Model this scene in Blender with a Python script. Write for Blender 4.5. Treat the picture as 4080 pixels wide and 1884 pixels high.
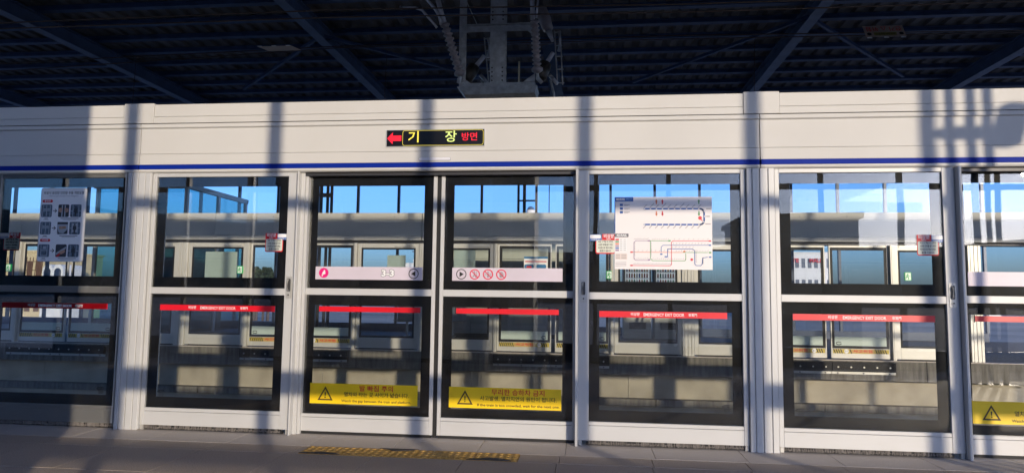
import bpy, bmesh, math, random
from mathutils import Vector, Matrix
random.seed(7)
sc = bpy.context.scene
for o in list(bpy.data.objects): bpy.data.objects.remove(o)
COL = sc.collection
R = math.radians

# ------------------------------------------------------------------ camera
EYE = 1.119
cam_d = bpy.data.cameras.new('camera'); cam = bpy.data.objects.new('camera', cam_d); COL.objects.link(cam)
cam_d.sensor_fit = 'HORIZONTAL'; cam_d.sensor_width = 36.0; cam_d.lens = 36.0*2700/4080
cam_d.clip_start = .05; cam_d.clip_end = 20000
yaw, pitch, roll = R(6.2553), R(4.8350), R(0.7027)
fwd = Vector((-math.sin(yaw)*math.cos(pitch), math.cos(yaw)*math.cos(pitch), math.sin(pitch)))
rt = Vector((math.cos(yaw), math.sin(yaw), 0)); up = rt.cross(fwd)
r2 = math.cos(roll)*rt + math.sin(roll)*up; u2 = -math.sin(roll)*rt + math.cos(roll)*up
m = Matrix((r2, u2, -fwd)).transposed().to_4x4(); m.translation = (0, 0, EYE)
cam.matrix_world = m
sc.camera = cam

# ------------------------------------------------------------------ sky, sun, exposure
SUN_AZ, SUN_EL = R(31.1), R(8.6)      # azimuth from the -y axis towards +x
w = bpy.data.worlds.new("World"); sc.world = w; w.use_nodes = True
nt = w.node_tree; nt.nodes.clear()
wo = nt.nodes.new('ShaderNodeOutputWorld'); bg = nt.nodes.new('ShaderNodeBackground'); sky = nt.nodes.new('ShaderNodeTexSky')
sky.sky_type = 'NISHITA'; sky.sun_disc = False
sky.sun_elevation = SUN_EL; sky.sun_rotation = math.pi - SUN_AZ
sky.altitude = 0; sky.air_density = 1.0; sky.dust_density = 1.8; sky.ozone_density = 5.0
bg.inputs['Strength'].default_value = 0.15
wb = nt.nodes.new('ShaderNodeMix'); wb.data_type = 'RGBA'; wb.blend_type = 'MULTIPLY'; wb.inputs['Factor'].default_value = 1
wb.inputs['B'].default_value = (.95, 1.0, 1.34, 1)        # the camera's white balance, the same over the whole sky
nt.links.new(sky.outputs[0], wb.inputs['A']); nt.links.new(wb.outputs['Result'], bg.inputs['Color']); nt.links.new(bg.outputs[0], wo.inputs['Surface'])
sd = bpy.data.lights.new('sun', 'SUN'); sd.energy = 2.0; sd.angle = R(0.53); sd.color = (1.0, .84, .64)
sun = bpy.data.objects.new('sun', sd); COL.objects.link(sun)
sdir = Vector((math.sin(SUN_AZ)*math.cos(SUN_EL), -math.cos(SUN_AZ)*math.cos(SUN_EL), math.sin(SUN_EL)))
sun.rotation_euler = sdir.to_track_quat('Z', 'Y').to_euler(); sun.location = sdir*40
sc.view_settings.view_transform = 'Standard'; sc.view_settings.look = 'None'
sc.view_settings.exposure = 1.08; sc.view_settings.gamma = 1.0; sc.view_settings.use_curve_mapping = False
sc.render.engine = 'CYCLES'
sc.cycles.max_bounces = 9; sc.cycles.diffuse_bounces = 4; sc.cycles.glossy_bounces = 5
sc.cycles.transmission_bounces = 4; sc.cycles.transparent_max_bounces = 24
sc.cycles.caustics_reflective = False; sc.cycles.caustics_refractive = False
sc.cycles.sample_clamp_indirect = 6; sc.cycles.use_denoising = True

# ------------------------------------------------------------------ materials
MATS = {}
def mat(name, col, rough=.5, metal=0., spec=.5, emit=None, estr=0., noise=None, bump=None, col2=None, coat=0.):
    """noise=(scale, amount) brightness mottling; bump=(scale,strength)"""
    if name in MATS: return MATS[name]
    mt = bpy.data.materials.new(name); mt.use_nodes = True
    n = mt.node_tree; b = n.nodes['Principled BSDF']
    b.inputs['Base Color'].default_value = (*col, 1); b.inputs['Roughness'].default_value = rough
    b.inputs['Metallic'].default_value = metal; b.inputs['Specular IOR Level'].default_value = spec
    b.inputs['Coat Weight'].default_value = coat
    if emit: b.inputs['Emission Color'].default_value = (*emit, 1); b.inputs['Emission Strength'].default_value = estr
    tc = n.nodes.new('ShaderNodeNewGeometry')
    if noise:
        nz = n.nodes.new('ShaderNodeTexNoise'); nz.inputs['Scale'].default_value = noise[0]; nz.inputs['Detail'].default_value = 6
        if len(noise) > 2:
            mp = n.nodes.new('ShaderNodeMapping'); mp.inputs['Scale'].default_value = noise[2]
            n.links.new(tc.outputs['Position'], mp.inputs['Vector']); n.links.new(mp.outputs[0], nz.inputs['Vector'])
        else: n.links.new(tc.outputs['Position'], nz.inputs['Vector'])
        mx = n.nodes.new('ShaderNodeMix'); mx.data_type = 'RGBA'
        a = noise[1]; c2 = col2 or tuple(max(0, c*(1-a)) for c in col)
        mx.inputs['A'].default_value = (*c2, 1); mx.inputs['B'].default_value = (*(min(1, c*(1+a*.5)) for c in col), 1)
        cr = n.nodes.new('ShaderNodeMapRange'); cr.inputs['From Min'].default_value = .3; cr.inputs['From Max'].default_value = .68
        n.links.new(nz.outputs['Fac'], cr.inputs['Value']); n.links.new(cr.outputs[0], mx.inputs['Factor'])
        n.links.new(mx.outputs['Result'], b.inputs['Base Color'])
    # faint uneven gloss on everything
    nr = n.nodes.new('ShaderNodeTexNoise'); nr.inputs['Scale'].default_value = 3.3; nr.inputs['Detail'].default_value = 5
    n.links.new(tc.outputs['Position'], nr.inputs['Vector'])
    rr = n.nodes.new('ShaderNodeMapRange'); rr.inputs['To Min'].default_value = max(0, rough-.07); rr.inputs['To Max'].default_value = min(1, rough+.07)
    n.links.new(nr.outputs['Fac'], rr.inputs['Value']); n.links.new(rr.outputs[0], b.inputs['Roughness'])
    if bump:
        nb = n.nodes.new('ShaderNodeTexNoise'); nb.inputs['Scale'].default_value = bump[0]; nb.inputs['Detail'].default_value = 5
        n.links.new(tc.outputs['Position'], nb.inputs['Vector'])
        bp = n.nodes.new('ShaderNodeBump'); bp.inputs['Strength'].default_value = bump[1]; bp.inputs['Distance'].default_value = .01
        n.links.new(nb.outputs['Fac'], bp.inputs['Height']); n.links.new(bp.outputs[0], b.inputs['Normal'])
    MATS[name] = mt; return mt

def glass(name, tint, f0=.045, wave=0.0, dust=0.0):
    mt = bpy.data.materials.new(name); mt.use_nodes = True; n = mt.node_tree; n.nodes.clear()
    o = n.nodes.new('ShaderNodeOutputMaterial'); mx = n.nodes.new('ShaderNodeMixShader')
    t = n.nodes.new('ShaderNodeBsdfTransparent'); t.inputs['Color'].default_value = (*tint, 1)
    g = n.nodes.new('ShaderNodeBsdfGlossy'); g.inputs['Roughness'].default_value = 0.0
    lw = n.nodes.new('ShaderNodeLayerWeight'); lw.inputs['Blend'].default_value = .5
    p = n.nodes.new('ShaderNodeMath'); p.operation = 'POWER'; p.inputs[1].default_value = 5
    ma = n.nodes.new('ShaderNodeMath'); ma.operation = 'MULTIPLY_ADD'; ma.inputs[1].default_value = 1-f0; ma.inputs[2].default_value = f0
    n.links.new(lw.outputs['Facing'], p.inputs[0]); n.links.new(p.outputs[0], ma.inputs[0]); n.links.new(ma.outputs[0], mx.inputs['Fac'])
    base = t.outputs[0]
    if dust:     # thin film of dust and wiped streaks
        ge0 = n.nodes.new('ShaderNodeNewGeometry'); mp0 = n.nodes.new('ShaderNodeMapping'); mp0.inputs['Scale'].default_value = (1, 1, .55); mp0.inputs['Rotation'].default_value = (0, .5, 0)
        nd = n.nodes.new('ShaderNodeTexNoise'); nd.inputs['Scale'].default_value = 2.6; nd.inputs['Detail'].default_value = 8; nd.inputs['Roughness'].default_value = .65; nd.inputs['Distortion'].default_value = 1.2
        rg = n.nodes.new('ShaderNodeMapRange'); rg.inputs['From Min'].default_value = .38; rg.inputs['From Max'].default_value = .75; rg.inputs['To Min'].default_value = dust*.03; rg.inputs['To Max'].default_value = dust
        df = n.nodes.new('ShaderNodeBsdfDiffuse'); df.inputs['Color'].default_value = (.6, .58, .55, 1); m0 = n.nodes.new('ShaderNodeMixShader')
        n.links.new(ge0.outputs['Position'], mp0.inputs['Vector']); n.links.new(mp0.outputs[0], nd.inputs['Vector']); n.links.new(nd.outputs['Fac'], rg.inputs['Value'])
        n.links.new(rg.outputs[0], m0.inputs['Fac']); n.links.new(t.outputs[0], m0.inputs[1]); n.links.new(df.outputs[0], m0.inputs[2]); base = m0.outputs[0]
    n.links.new(base, mx.inputs[1]); n.links.new(g.outputs[0], mx.inputs[2]); n.links.new(mx.outputs[0], o.inputs['Surface'])
    if wave:
        ge = n.nodes.new('ShaderNodeNewGeometry'); nb = n.nodes.new('ShaderNodeTexNoise'); nb.inputs['Scale'].default_value = 1.6; nb.inputs['Detail'].default_value = 1
        bp = n.nodes.new('ShaderNodeBump'); bp.inputs['Strength'].default_value = 1; bp.inputs['Distance'].default_value = wave
        n.links.new(ge.outputs['Position'], nb.inputs['Vector']); n.links.new(nb.outputs['Fac'], bp.inputs['Height']); n.links.new(bp.outputs[0], g.inputs['Normal'])
    MATS[name] = mt; return mt

M_FR = mat('door_frame_paint', (.56, .56, .555), .48, .1, spec=.35, noise=(2.0, .05), bump=(90, .02))
M_HD = mat('header_paint', (.60, .59, .57), .6, spec=.25, noise=(1.3, .05), bump=(60, .02))
M_GAP = mat('joint_black', (.012, .012, .013), .7)
M_BLUE = mat('stripe_blue', (.003, .022, .27), .6, spec=.12)
M_GL = glass('door_glass', (.965, .975, .97), .055, .0009, .014)
M_WG = glass('window_glass', (.975, .98, .98), .03)
M_OG = glass('far_door_glass', (.94, .96, .965), .05, .0009, .012)
M_TEAL = glass('lift_glass', (.42, .68, .72), .05)
M_FRIT = mat('black_glass_border', (.004, .004, .005), .5, spec=.1)
M_RED = mat('red_film', (.72, .008, .02), .4, emit=None, noise=(3, .12))
M_REDP = mat('red_print', (.62, .012, .02), .5)
M_WHT = mat('white_print', (.82, .82, .82), .5)
M_PAPER = mat('white_film', (.86, .86, .87), .45, noise=(4, .05))
M_LILAC = mat('lilac_white_film', (.62, .55, .62), .45, noise=(3, .06))
M_YEL = mat('yellow_film', (.95, .64, .010), .45, noise=(3, .08))
M_INK = mat('black_ink', (.015, .014, .013), .6)
M_BRN = mat('dark_brown_ink', (.06, .035, .012), .6)
M_GREYINK = mat('grey_ink', (.16, .16, .18), .6)
M_PINK = mat('pink_print', (.75, .01, .19), .5)
M_STEEL = mat('brushed_steel', (.52, .51, .48), .4, .35, bump=(160, .05))
M_RUB = mat('black_rubber', (.02, .02, .021), .75, noise=(8, .3))
M_BRI = mat('brush_bristle', (.06, .05, .045), .8, noise=(220, .9), col2=(.28, .26, .24))
M_STRIP = mat('granite_pale', (.58, .52, .47), .62, noise=(150, .35), bump=(120, .15))
M_TILE = mat('granite_brown', (.45, .37, .30), .66, noise=(130, .4), bump=(90, .2))
M_GROUT = mat('grout', (.09, .085, .08), .9)
M_TACT = mat('tactile_yellow', (.52, .31, .08), .6, noise=(25, .35))
M_WORN = mat('worn_black_mortar', (.045, .045, .05), .9, noise=(60, .5), bump=(80, .8))
M_CONC = mat('concrete', (.40, .36, .28), .9, noise=(1.6, .30), bump=(40, .3))
M_CONC2 = mat('stained_concrete', (.17, .16, .14), .9, noise=(5.0, .5, (3.0, 3.0, .35)), bump=(30, .35))
M_BAL = mat('ballast', (.13, .12, .11), .95, noise=(22, .7), bump=(30, 1.0))
M_RAIL = mat('rail_steel', (.25, .18, .14), .5, .6)
M_OFR = mat('far_frame_paint', (.58, .57, .53), .4, .15, noise=(2, .06))
M_OHD = mat('far_header_paint', (.52, .52, .50), .6, spec=.25, noise=(1.5, .06))
M_MUL = mat('mullion_dark_blue', (.035, .05, .085), .4, .3)
M_LAT = mat('lattice_steel', (.10, .10, .11), .45, .3)
M_SILL = mat('sill_blue', (.025, .05, .11), .5)
M_WALL = mat('wall_grey', (.30, .31, .32), .8, noise=(1, .1))
M_BOX = mat('enclosure_panel', (.5, .5, .5), .6, noise=(1, .1))
M_BOOTH = mat('booth_panel', (.50, .53, .46), .5, noise=(1, .06))
M_RBLUE = mat('roof_steel_blue', (.040, .080, .175), .55, noise=(3, .3))
M_RAFT = mat('rafter_blue', (.095, .15, .26), .5, noise=(3, .25))
M_DECK = mat('roof_deck', (.13, .125, .125), .7, noise=(1.1, .5))
M_GALV = mat('galvanised_steel', (.55, .58, .60), .6, .1, noise=(14, .25), bump=(50, .1))
M_INS = mat('porcelain_brown', (.36, .32, .33), .3, coat=.3)
M_INSD = mat('dark_porcelain', (.045, .04, .035), .35)
M_CLAMP = mat('white_clamp', (.62, .63, .68), .35, .3)
M_WIRE = mat('contact_wire', (.06, .04, .03), .6)
M_BAR = mat('bar_cream', (.6, .56, .42), .6)
M_FROST = mat('frosted_board', (.50, .60, .55), .5, noise=(3, .06))
M_GREEN = mat('exit_green', (.01, .42, .10), .4, emit=(.02, .9, .2), estr=.05)
M_EXW = mat('exit_white', (.75, .85, .78), .4, emit=(.8, 1, .9), estr=.05)

# ------------------------------------------------------------------ helpers
def wpos(o):
    p = Vector((0, 0, 0))
    while o: p = p + o.location; o = o.parent
    return p
def tagit(o, label=None, cat=None, group=None, kind=None):
    if label: o['label'] = label
    if cat: o['category'] = cat
    if group: o['group'] = group
    if kind: o['kind'] = kind
    return o
def empty(name, loc, label=None, cat=None, group=None, kind=None):
    o = bpy.data.objects.new(name, None); o.empty_display_size = .1; COL.objects.link(o); o.location = loc
    return tagit(o, label, cat, group, kind)
def meshobj(name, verts, faces, material, parent=None, smooth=False, origin=None):
    """verts in world coordinates; object origin at the centre of the verts"""
    vs = [Vector(v) for v in verts]
    if origin is None:
        lo = Vector([min(v[i] for v in vs) for i in range(3)]); hi = Vector([max(v[i] for v in vs) for i in range(3)])
        c = (lo+hi)/2
    else: c = Vector(origin)
    me = bpy.data.meshes.new(name); me.from_pydata([v-c for v in vs], [], faces)
    me.materials.append(material)
    if smooth:
        for p in me.polygons: p.use_smooth = True
    o = bpy.data.objects.new(name, me); COL.objects.link(o)
    if parent: o.parent = parent; o.location = c - wpos(parent)
    else: o.location = c
    return o
class MB:
    def __init__(s): s.v = []; s.f = []
    def add(s, vs, fs):
        k = len(s.v); s.v += [tuple(v) for v in vs]; s.f += [tuple(i+k for i in f) for f in fs]; return s
    def box(s, x0, x1, y0, y1, z0, z1, ch=0):
        if ch <= 0:
            return s.add([(x0,y0,z0),(x1,y0,z0),(x1,y1,z0),(x0,y1,z0),(x0,y0,z1),(x1,y0,z1),(x1,y1,z1),(x0,y1,z1)],
                         [(0,3,2,1),(4,5,6,7),(0,1,5,4),(1,2,6,5),(2,3,7,6),(3,0,4,7)])
        bm = bmesh.new()
        vs = [bm.verts.new(p) for p in [(x0,y0,z0),(x1,y0,z0),(x1,y1,z0),(x0,y1,z0),(x0,y0,z1),(x1,y0,z1),(x1,y1,z1),(x0,y1,z1)]]
        for f in [(0,3,2,1),(4,5,6,7),(0,1,5,4),(1,2,6,5),(2,3,7,6),(3,0,4,7)]: bm.faces.new([vs[i] for i in f])
        bmesh.ops.bevel(bm, geom=bm.edges[:], offset=ch, segments=1, affect='EDGES')
        bm.verts.index_update(); s.add([v.co[:] for v in bm.verts], [[v.index for v in f.verts] for f in bm.faces]); bm.free(); return s
    def prism_x(s, prof, x0, x1):        # closed profile of (y,z) points extruded along x
        n = len(prof); vs = [(x0, y, z) for y, z in prof]+[(x1, y, z) for y, z in prof]
        return s.add(vs, [tuple(range(n))[::-1], tuple(range(n, 2*n))]+[(i, (i+1) % n, n+(i+1) % n, n+i) for i in range(n)])
    def prism_y(s, prof, y0, y1):        # closed profile of (x,z) points extruded along y
        n = len(prof); vs = [(x, y0, z) for x, z in prof]+[(x, y1, z) for x, z in prof]
        return s.add(vs, [tuple(range(n)), tuple(range(n, 2*n))[::-1]]+[(i, n+i, n+(i+1) % n, (i+1) % n) for i in range(n)])
    def prism_z(s, prof, z0, z1):
        n = len(prof); vs = [(x, y, z0) for x, y in prof]+[(x, y, z1) for x, y in prof]
        return s.add(vs, [tuple(range(n))[::-1], tuple(range(n, 2*n))]+[(i, (i+1) % n, n+(i+1) % n, n+i) for i in range(n)])
    def tube(s, pts, r, n=8):            # round bar through points; r number or list
        pts = [Vector(p) for p in pts]; k0 = len(s.v); rs = r if isinstance(r, (list, tuple)) else [r]*len(pts)
        for i, p in enumerate(pts):
            a = pts[max(0, i-1)]; b = pts[min(len(pts)-1, i+1)]; d = (b-a).normalized()
            u = d.cross(Vector((0, 0, 1)));
            if u.length < .05: u = d.cross(Vector((0, 1, 0)))
            u.normalize(); v = d.cross(u)
            for j in range(n):
                t = 2*math.pi*j/n; s.v.append(tuple(p+u*math.cos(t)*rs[i]+v*math.sin(t)*rs[i]))
        for i in range(len(pts)-1):
            for j in range(n):
                a = k0+i*n+j; b = k0+i*n+(j+1) % n; s.f.append((a, b, b+n, a+n))
        s.f.append(tuple(k0+j for j in range(n))[::-1]); s.f.append(tuple(k0+(len(pts)-1)*n+j for j in range(n))); return s
    def lathe(s, a, b, prof, n=16):      # prof: list of (t 0..1 along a->b, radius)
        a = Vector(a); b = Vector(b); return s.tube2([(a.lerp(b, t)) for t, r in prof], [r for t, r in prof], (b-a).normalized(), n)
    def tube2(s, pts, rs, d, n):
        u = d.cross(Vector((0, 1, 0))); u.normalize(); v = d.cross(u); k0 = len(s.v)
        for p, r in zip(pts, rs):
            for j in range(n):
                t = 2*math.pi*j/n; s.v.append(tuple(p+u*math.cos(t)*r+v*math.sin(t)*r))
        for i in range(len(pts)-1):
            for j in range(n):
                a = k0+i*n+j; b = k0+i*n+(j+1) % n; s.f.append((a, b, b+n, a+n))
        s.f.append(tuple(k0+j for j in range(n))[::-1]); s.f.append(tuple(k0+(len(pts)-1)*n+j for j in range(n))); return s
    def bar(s, a, b, w, h):              # square bar between two points
        a = Vector(a); b = Vector(b); d = (b-a).normalized(); u = d.cross(Vector((0, 0, 1)))
        if u.length < .05: u = Vector((1, 0, 0))
        u.normalize(); v = u.cross(d); q = [(-1, -1), (1, -1), (1, 1), (-1, 1)]
        vs = [a+u*i*w/2+v*j*h/2 for i, j in q]+[b+u*i*w/2+v*j*h/2 for i, j in q]
        return s.add(vs, [(3,2,1,0),(4,5,6,7),(0,1,5,4),(1,2,6,5),(2,3,7,6),(3,0,4,7)])
    def build(s, name, material, parent=None, label=None, kind=None, smooth=False, cat=None, group=None):
        o = meshobj(name, s.v, s.f, material, parent, smooth); return tagit(o, label, cat, group, kind)
def box(name, x0, x1, y0, y1, z0, z1, material, parent=None, ch=0, **k):
    return MB().box(x0, x1, y0, y1, z0, z1, ch).build(name, material, parent, **k)
def clone(root, loc, label=None):
    def cp(o, par):
        c = o.copy(); COL.objects.link(c); c.parent = par
        for ch in KIDS.get(o, []): cp(ch, c)
        return c
    KIDS = {}
    def walk(o):
        for ch in o.children: KIDS.setdefault(o, []).append(ch); walk(ch)
    walk(root)
    n = cp(root, None); n.location = loc
    if label: n['label'] = label
    return n
# flat print on a wall facing -y ; class collects faces at depth y with a tiny thickness
class Print:
    def __init__(s, y): s.y = y; s.m = MB()
    def poly(s, pts, th=.0006):
        a = sum(pts[i][0]*pts[(i+1) % len(pts)][1]-pts[(i+1) % len(pts)][0]*pts[i][1] for i in range(len(pts)))
        if a < 0: pts = pts[::-1]
        s.m.prism_y(pts, s.y-th, s.y); return s
    def rect(s, x0, x1, z0, z1): return s.poly([(x0, z0), (x1, z0), (x1, z1), (x0, z1)])
    def rrect(s, x0, x1, z0, z1, r, n=5): return s.poly(rr_pts(x0, x1, z0, z1, r, n))
    def disc(s, x, z, r, n=20): return s.poly([(x+r*math.cos(2*math.pi*i/n), z+r*math.sin(2*math.pi*i/n)) for i in range(n)])
    def ring(s, outer, inner):           # same number of points
        n = len(outer); y = s.y; t = .0006
        vs = [(x, y-t, z) for x, z in outer]+[(x, y-t, z) for x, z in inner]
        s.m.add(vs, [(i, (i+1) % n, n+(i+1) % n, n+i) for i in range(n)]); return s
    def circ(s, x, z, r, w, n=24):
        f = lambda q: [(x+q*math.cos(2*math.pi*i/n), z+q*math.sin(2*math.pi*i/n)) for i in range(n)]
        return s.ring(f(r), f(r-w))
    def line(s, pts, w):
        for a, b in zip(pts, pts[1:]):
            dx, dz = b[0]-a[0], b[1]-a[1]; L = math.hypot(dx, dz) or 1; nx, nz = -dz/L*w/2, dx/L*w/2
            ex, ez = dx/L*w*.3, dz/L*w*.3
            s.poly([(a[0]-ex+nx, a[1]-ez+nz), (b[0]+ex+nx, b[1]+ez+nz), (b[0]+ex-nx, b[1]+ez-nz), (a[0]-ex-nx, a[1]-ez-nz)])
        return s
    def build(s, name, material, parent, **k): return s.m.build(name, material, parent, **k)
def rr_pts(x0, x1, z0, z1, r, n=5):
    pts = []
    for cx, cz, a0 in ((x1-r, z1-r, 0), (x0+r, z1-r, 90), (x0+r, z0+r, 180), (x1-r, z0+r, 270)):
        for i in range(n+1):
            a = R(a0+90*i/n); pts.append((cx+r*math.cos(a), cz+r*math.sin(a)))
    return pts
def text(body, x, y, z, size, material, parent, bold=0., align='CENTER', width=None, name='lettering', rot=None, shear=0, **k):
    c = bpy.data.curves.new('t', 'FONT'); c.body = body; c.size = 1; c.align_x = align; c.align_y = 'CENTER'
    c.resolution_u = 2; c.offset = bold; c.extrude = 0.0; c.shear = shear
    o = bpy.data.objects.new('t', c); COL.objects.link(o); bpy.context.view_layer.update()
    me0 = o.to_mesh(); vs = [v.co.copy() for v in me0.vertices]; fs = [tuple(p.vertices) for p in me0.polygons]
    o.to_mesh_clear(); bpy.data.objects.remove(o); bpy.data.curves.remove(c)
    if not vs: return None
    xs = [v.x for v in vs]; sx = size
    if width: sx = width/(max(xs)-min(xs))
    if rot is None: W = [(x+v.x*sx, y, z+v.y*size) for v in vs]
    else: W = [tuple(Vector((x, y, z))+rot @ Vector((v.x*sx, v.y*size, 0))) for v in vs]
    o = meshobj(name, W, fs, material, parent); return tagit(o, **k) if k else o

# ================================================================== OWN PLATFORM
DY = 5.20                                    # front plane of the screen doors
floor = empty('platform_floor', (0, 2, 0), kind='structure')
box('slab', -16, 12, -1.5, 5.55, -.35, -.012, M_GROUT, floor)
# tile rows: (y0, y1, joint pitch, offset, material)
rows = [(4.855, 5.50, .625, .483, M_STRIP)] + [(4.625-.61*i-.605, 4.625-.61*i, .625, .435, M_TILE) for i in range(0, 9)]
tile_me = {}
def tile(x0, x1, y0, y1, mt, name='floor_tile'):
    key = (round(x1-x0, 3), round(y1-y0, 3), mt.name)
    if key not in tile_me:
        mb = MB().box(-(x1-x0)/2+.0018, (x1-x0)/2-.0018, -(y1-y0)/2+.0018, (y1-y0)/2-.0018, -.012, 0, .0015)
        me = bpy.data.meshes.new(name); me.from_pydata(mb.v, [], mb.f); me.materials.append(mt); tile_me[key] = me
    o = bpy.data.objects.new(name, tile_me[key]); COL.objects.link(o); o.parent = floor
    o.location = Vector(((x0+x1)/2, (y0+y1)/2, random.uniform(-.0006, .0006)))-floor.location
for (y0, y1, p, off, mt) in rows:
    vis = y1 > 3.0
    k0, k1 = (-13, 12) if vis else (-4, 4)
    pp = p if vis else p*3
    for k in range(k0, k1):
        x = off+k*pp
        tile(x, x+pp, y0, y1, mt, 'granite_edge_tile' if mt is M_STRIP else 'floor_tile')
# narrow row between, interrupted by the tactile slabs
for k in range(-13, 12):
    x = .45+k*.625; x1 = x+.625
    for a, b in ((x, min(x1, -1.985)), (max(x, -.455), x1)):
        if b-a > .03: tile(a, b, 4.628, 4.852, M_TILE)
tp = empty('tactile_paving', (-1.22, 4.74, 0), 'yellow blistered tactile strip before the sliding doors, worn black in three places', 'tactile paving')
slab_w = 1.53/5
for i in range(5):
    x0 = -1.985+i*slab_w
    box('tactile_slab', x0+.002, x0+slab_w-.002, 4.628, 4.852, -.012, .002, M_TACT, tp, .0015)
worn = [[(-1.985, 4.628), (-1.69, 4.628), (-1.74, 4.662), (-1.80, 4.668), (-1.84, 4.69), (-1.90, 4.655), (-1.95, 4.65)],
        [(-1.46, 4.852), (-1.17, 4.852), (-1.25, 4.815), (-1.31, 4.80), (-1.36, 4.79), (-1.40, 4.825)],
        [(-.80, 4.628), (-.50, 4.628), (-.55, 4.67), (-.60, 4.69), (-.67, 4.70), (-.71, 4.66), (-.77, 4.65)]]
def inside(x, y, poly):
    c = False; n = len(poly)
    for i in range(n):
        (x1, y1), (x2, y2) = poly[i], poly[(i+1) % n]
        if (y1 > y) != (y2 > y) and x < (x2-x1)*(y-y1)/(y2-y1)+x1: c = not c
    return c
for wv in worn:
    pl = [(x+random.uniform(-.008, .008), y) for x, y in wv]
    a = sum(pl[i][0]*pl[(i+1) % len(pl)][1]-pl[(i+1) % len(pl)][0]*pl[i][1] for i in range(len(pl)))
    MB().prism_z(pl if a > 0 else pl[::-1], .002, .0065).build('worn_patch', M_WORN, tp)
dm = MB()
for i in range(30):
    for j in range(4):
        x = -1.985+(i+.5)*1.53/30; y = 4.628+(j+.5)*.224/4
        if any(inside(x, y, q) for q in worn): continue
        n = 8; k = len(dm.v)
        for r_, z_ in ((.0175, .0015), (.013, .0065)):
            dm.v += [(x+r_*math.cos(2*math.pi*t/n), y+r_*math.sin(2*math.pi*t/n), z_) for t in range(n)]
        dm.f += [(k+t, k+(t+1) % n, k+n+(t+1) % n, k+n+t) for t in range(n)]+[tuple(k+n+t for t in range(n))]
dm.build('blister', M_TACT, tp, kind='stuff')

# ---------------- header over the doors
PIL = [-3.67, 1.2925]                        # pillar centres
SEC = [(-13.6, -8.656, 'far left'), (-8.65, -3.69, 'left'), (-3.684, 1.294, 'mid'), (1.30, 6.30, 'right'), (6.306, 11.3, 'far right')]
H_LAB = {'far left': 'door header stretch beyond the left photo edge', 'far right': 'door header stretch beyond the right photo edge',
         'left': 'left stretch of pale door header, shaded at the photo edge',
         'mid': 'middle stretch of pale grey door header with blue stripe and the lit display',
         'right': 'right stretch of pale grey door header crossed by ladder-like shadows'}
for x0, x1, nm in SEC:
    h = empty('door_header', ((x0+x1)/2, 5.3, 2.08), H_LAB[nm], 'door header', 'header stretches over the near screen doors')
    yf = 5.175
    box('lower_panel', x0, x1, yf+.012, 5.62, 2.236, 2.447, M_HD, h, .002)
    box('skirt_panel', x0, x1, yf+.008, 5.62, 2.146, 2.2335, M_HD, h, .002)
    box('blue_stripe', x0+.004, x1-.004, yf+.002, 5.60, 2.106, 2.1445, M_BLUE, h)
    MB().prism_x([(yf+.004, 2.1045), (5.62, 2.1045), (5.62, 2.078), (yf+.012, 2.078), (yf+.001, 2.088)], x0, x1).build('bottom_trim', M_HD, h)
    MB().prism_x([(yf+.012, 2.4475), (yf-.002, 2.456), (yf+.005, 2.4865), (5.62, 2.4865), (5.62, 2.4475)], x0, x1).build('lip', M_HD, h)
    box('shadow_joint', x0, x1, yf+.02, 5.60, 2.4867, 2.4918, M_GAP, h)
    # top cap panels leave room for joint covers at the pillars
    a, b = x0, x1
    if nm == 'left': b = -3.843
    if nm == 'mid': a, b = -3.577, 1.178
    if nm == 'right': a = 1.443
    box('cap_panel', a, b, yf+.004, 5.62, 2.493, 2.5455, M_HD, h, .0015)
    box('cap_panel', a, b, yf+.006, 5.62, 2.548, 2.652, M_HD, h, .003)
    if nm in ('left', 'mid'):
        c0, c1 = (-3.841, -3.579) if nm == 'left' else (1.180, 1.441)
        box('joint_cover', c0, c1, yf-.001, 5.63, 2.4925, 2.661, M_HD, h, .002)
# dark mechanism channel under the header, behind the doors' top rails
box('door_track', -13.5, 11.2, 5.22, 5.55, 2.050, 2.0775, mat('track_dark', (.06, .06, .065), .5, .5), None,
    label='dark guide track running under the near door header', cat='door track')

# ---------------- pillars
def pillar(xc, w_, y0, y1, mt, label, group, ribs=True, top=2.0775, z0=0):
    p = empty('platform_pillar', (xc, (y0+y1)/2, z0), label, 'pillar', group)
    box('casing', xc-w_/2, xc+w_/2, y0+.012, y1, z0, top, mt, p, .004)
    if ribs:
        for a, b in ((-.5, -.32), (-.30, -.05), (-.02, .26), (.285, .5)):
            box('rib', xc+a*w_, xc+b*w_, y0, y0+.0119, z0, top-.001, mt, p, .003)
    return p
pillar(PIL[0], .2, 5.172, 5.42, M_FR, 'silver pillar left of the door reading EMERGENCY EXIT DOOR in full sun, with a soft blue-grey shadow', 'pillars between the near doors')
pillar(PIL[1], .2, 5.172, 5.42, M_FR, 'silver fluted pillar right of the door with the route map', 'pillars between the near doors')

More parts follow.
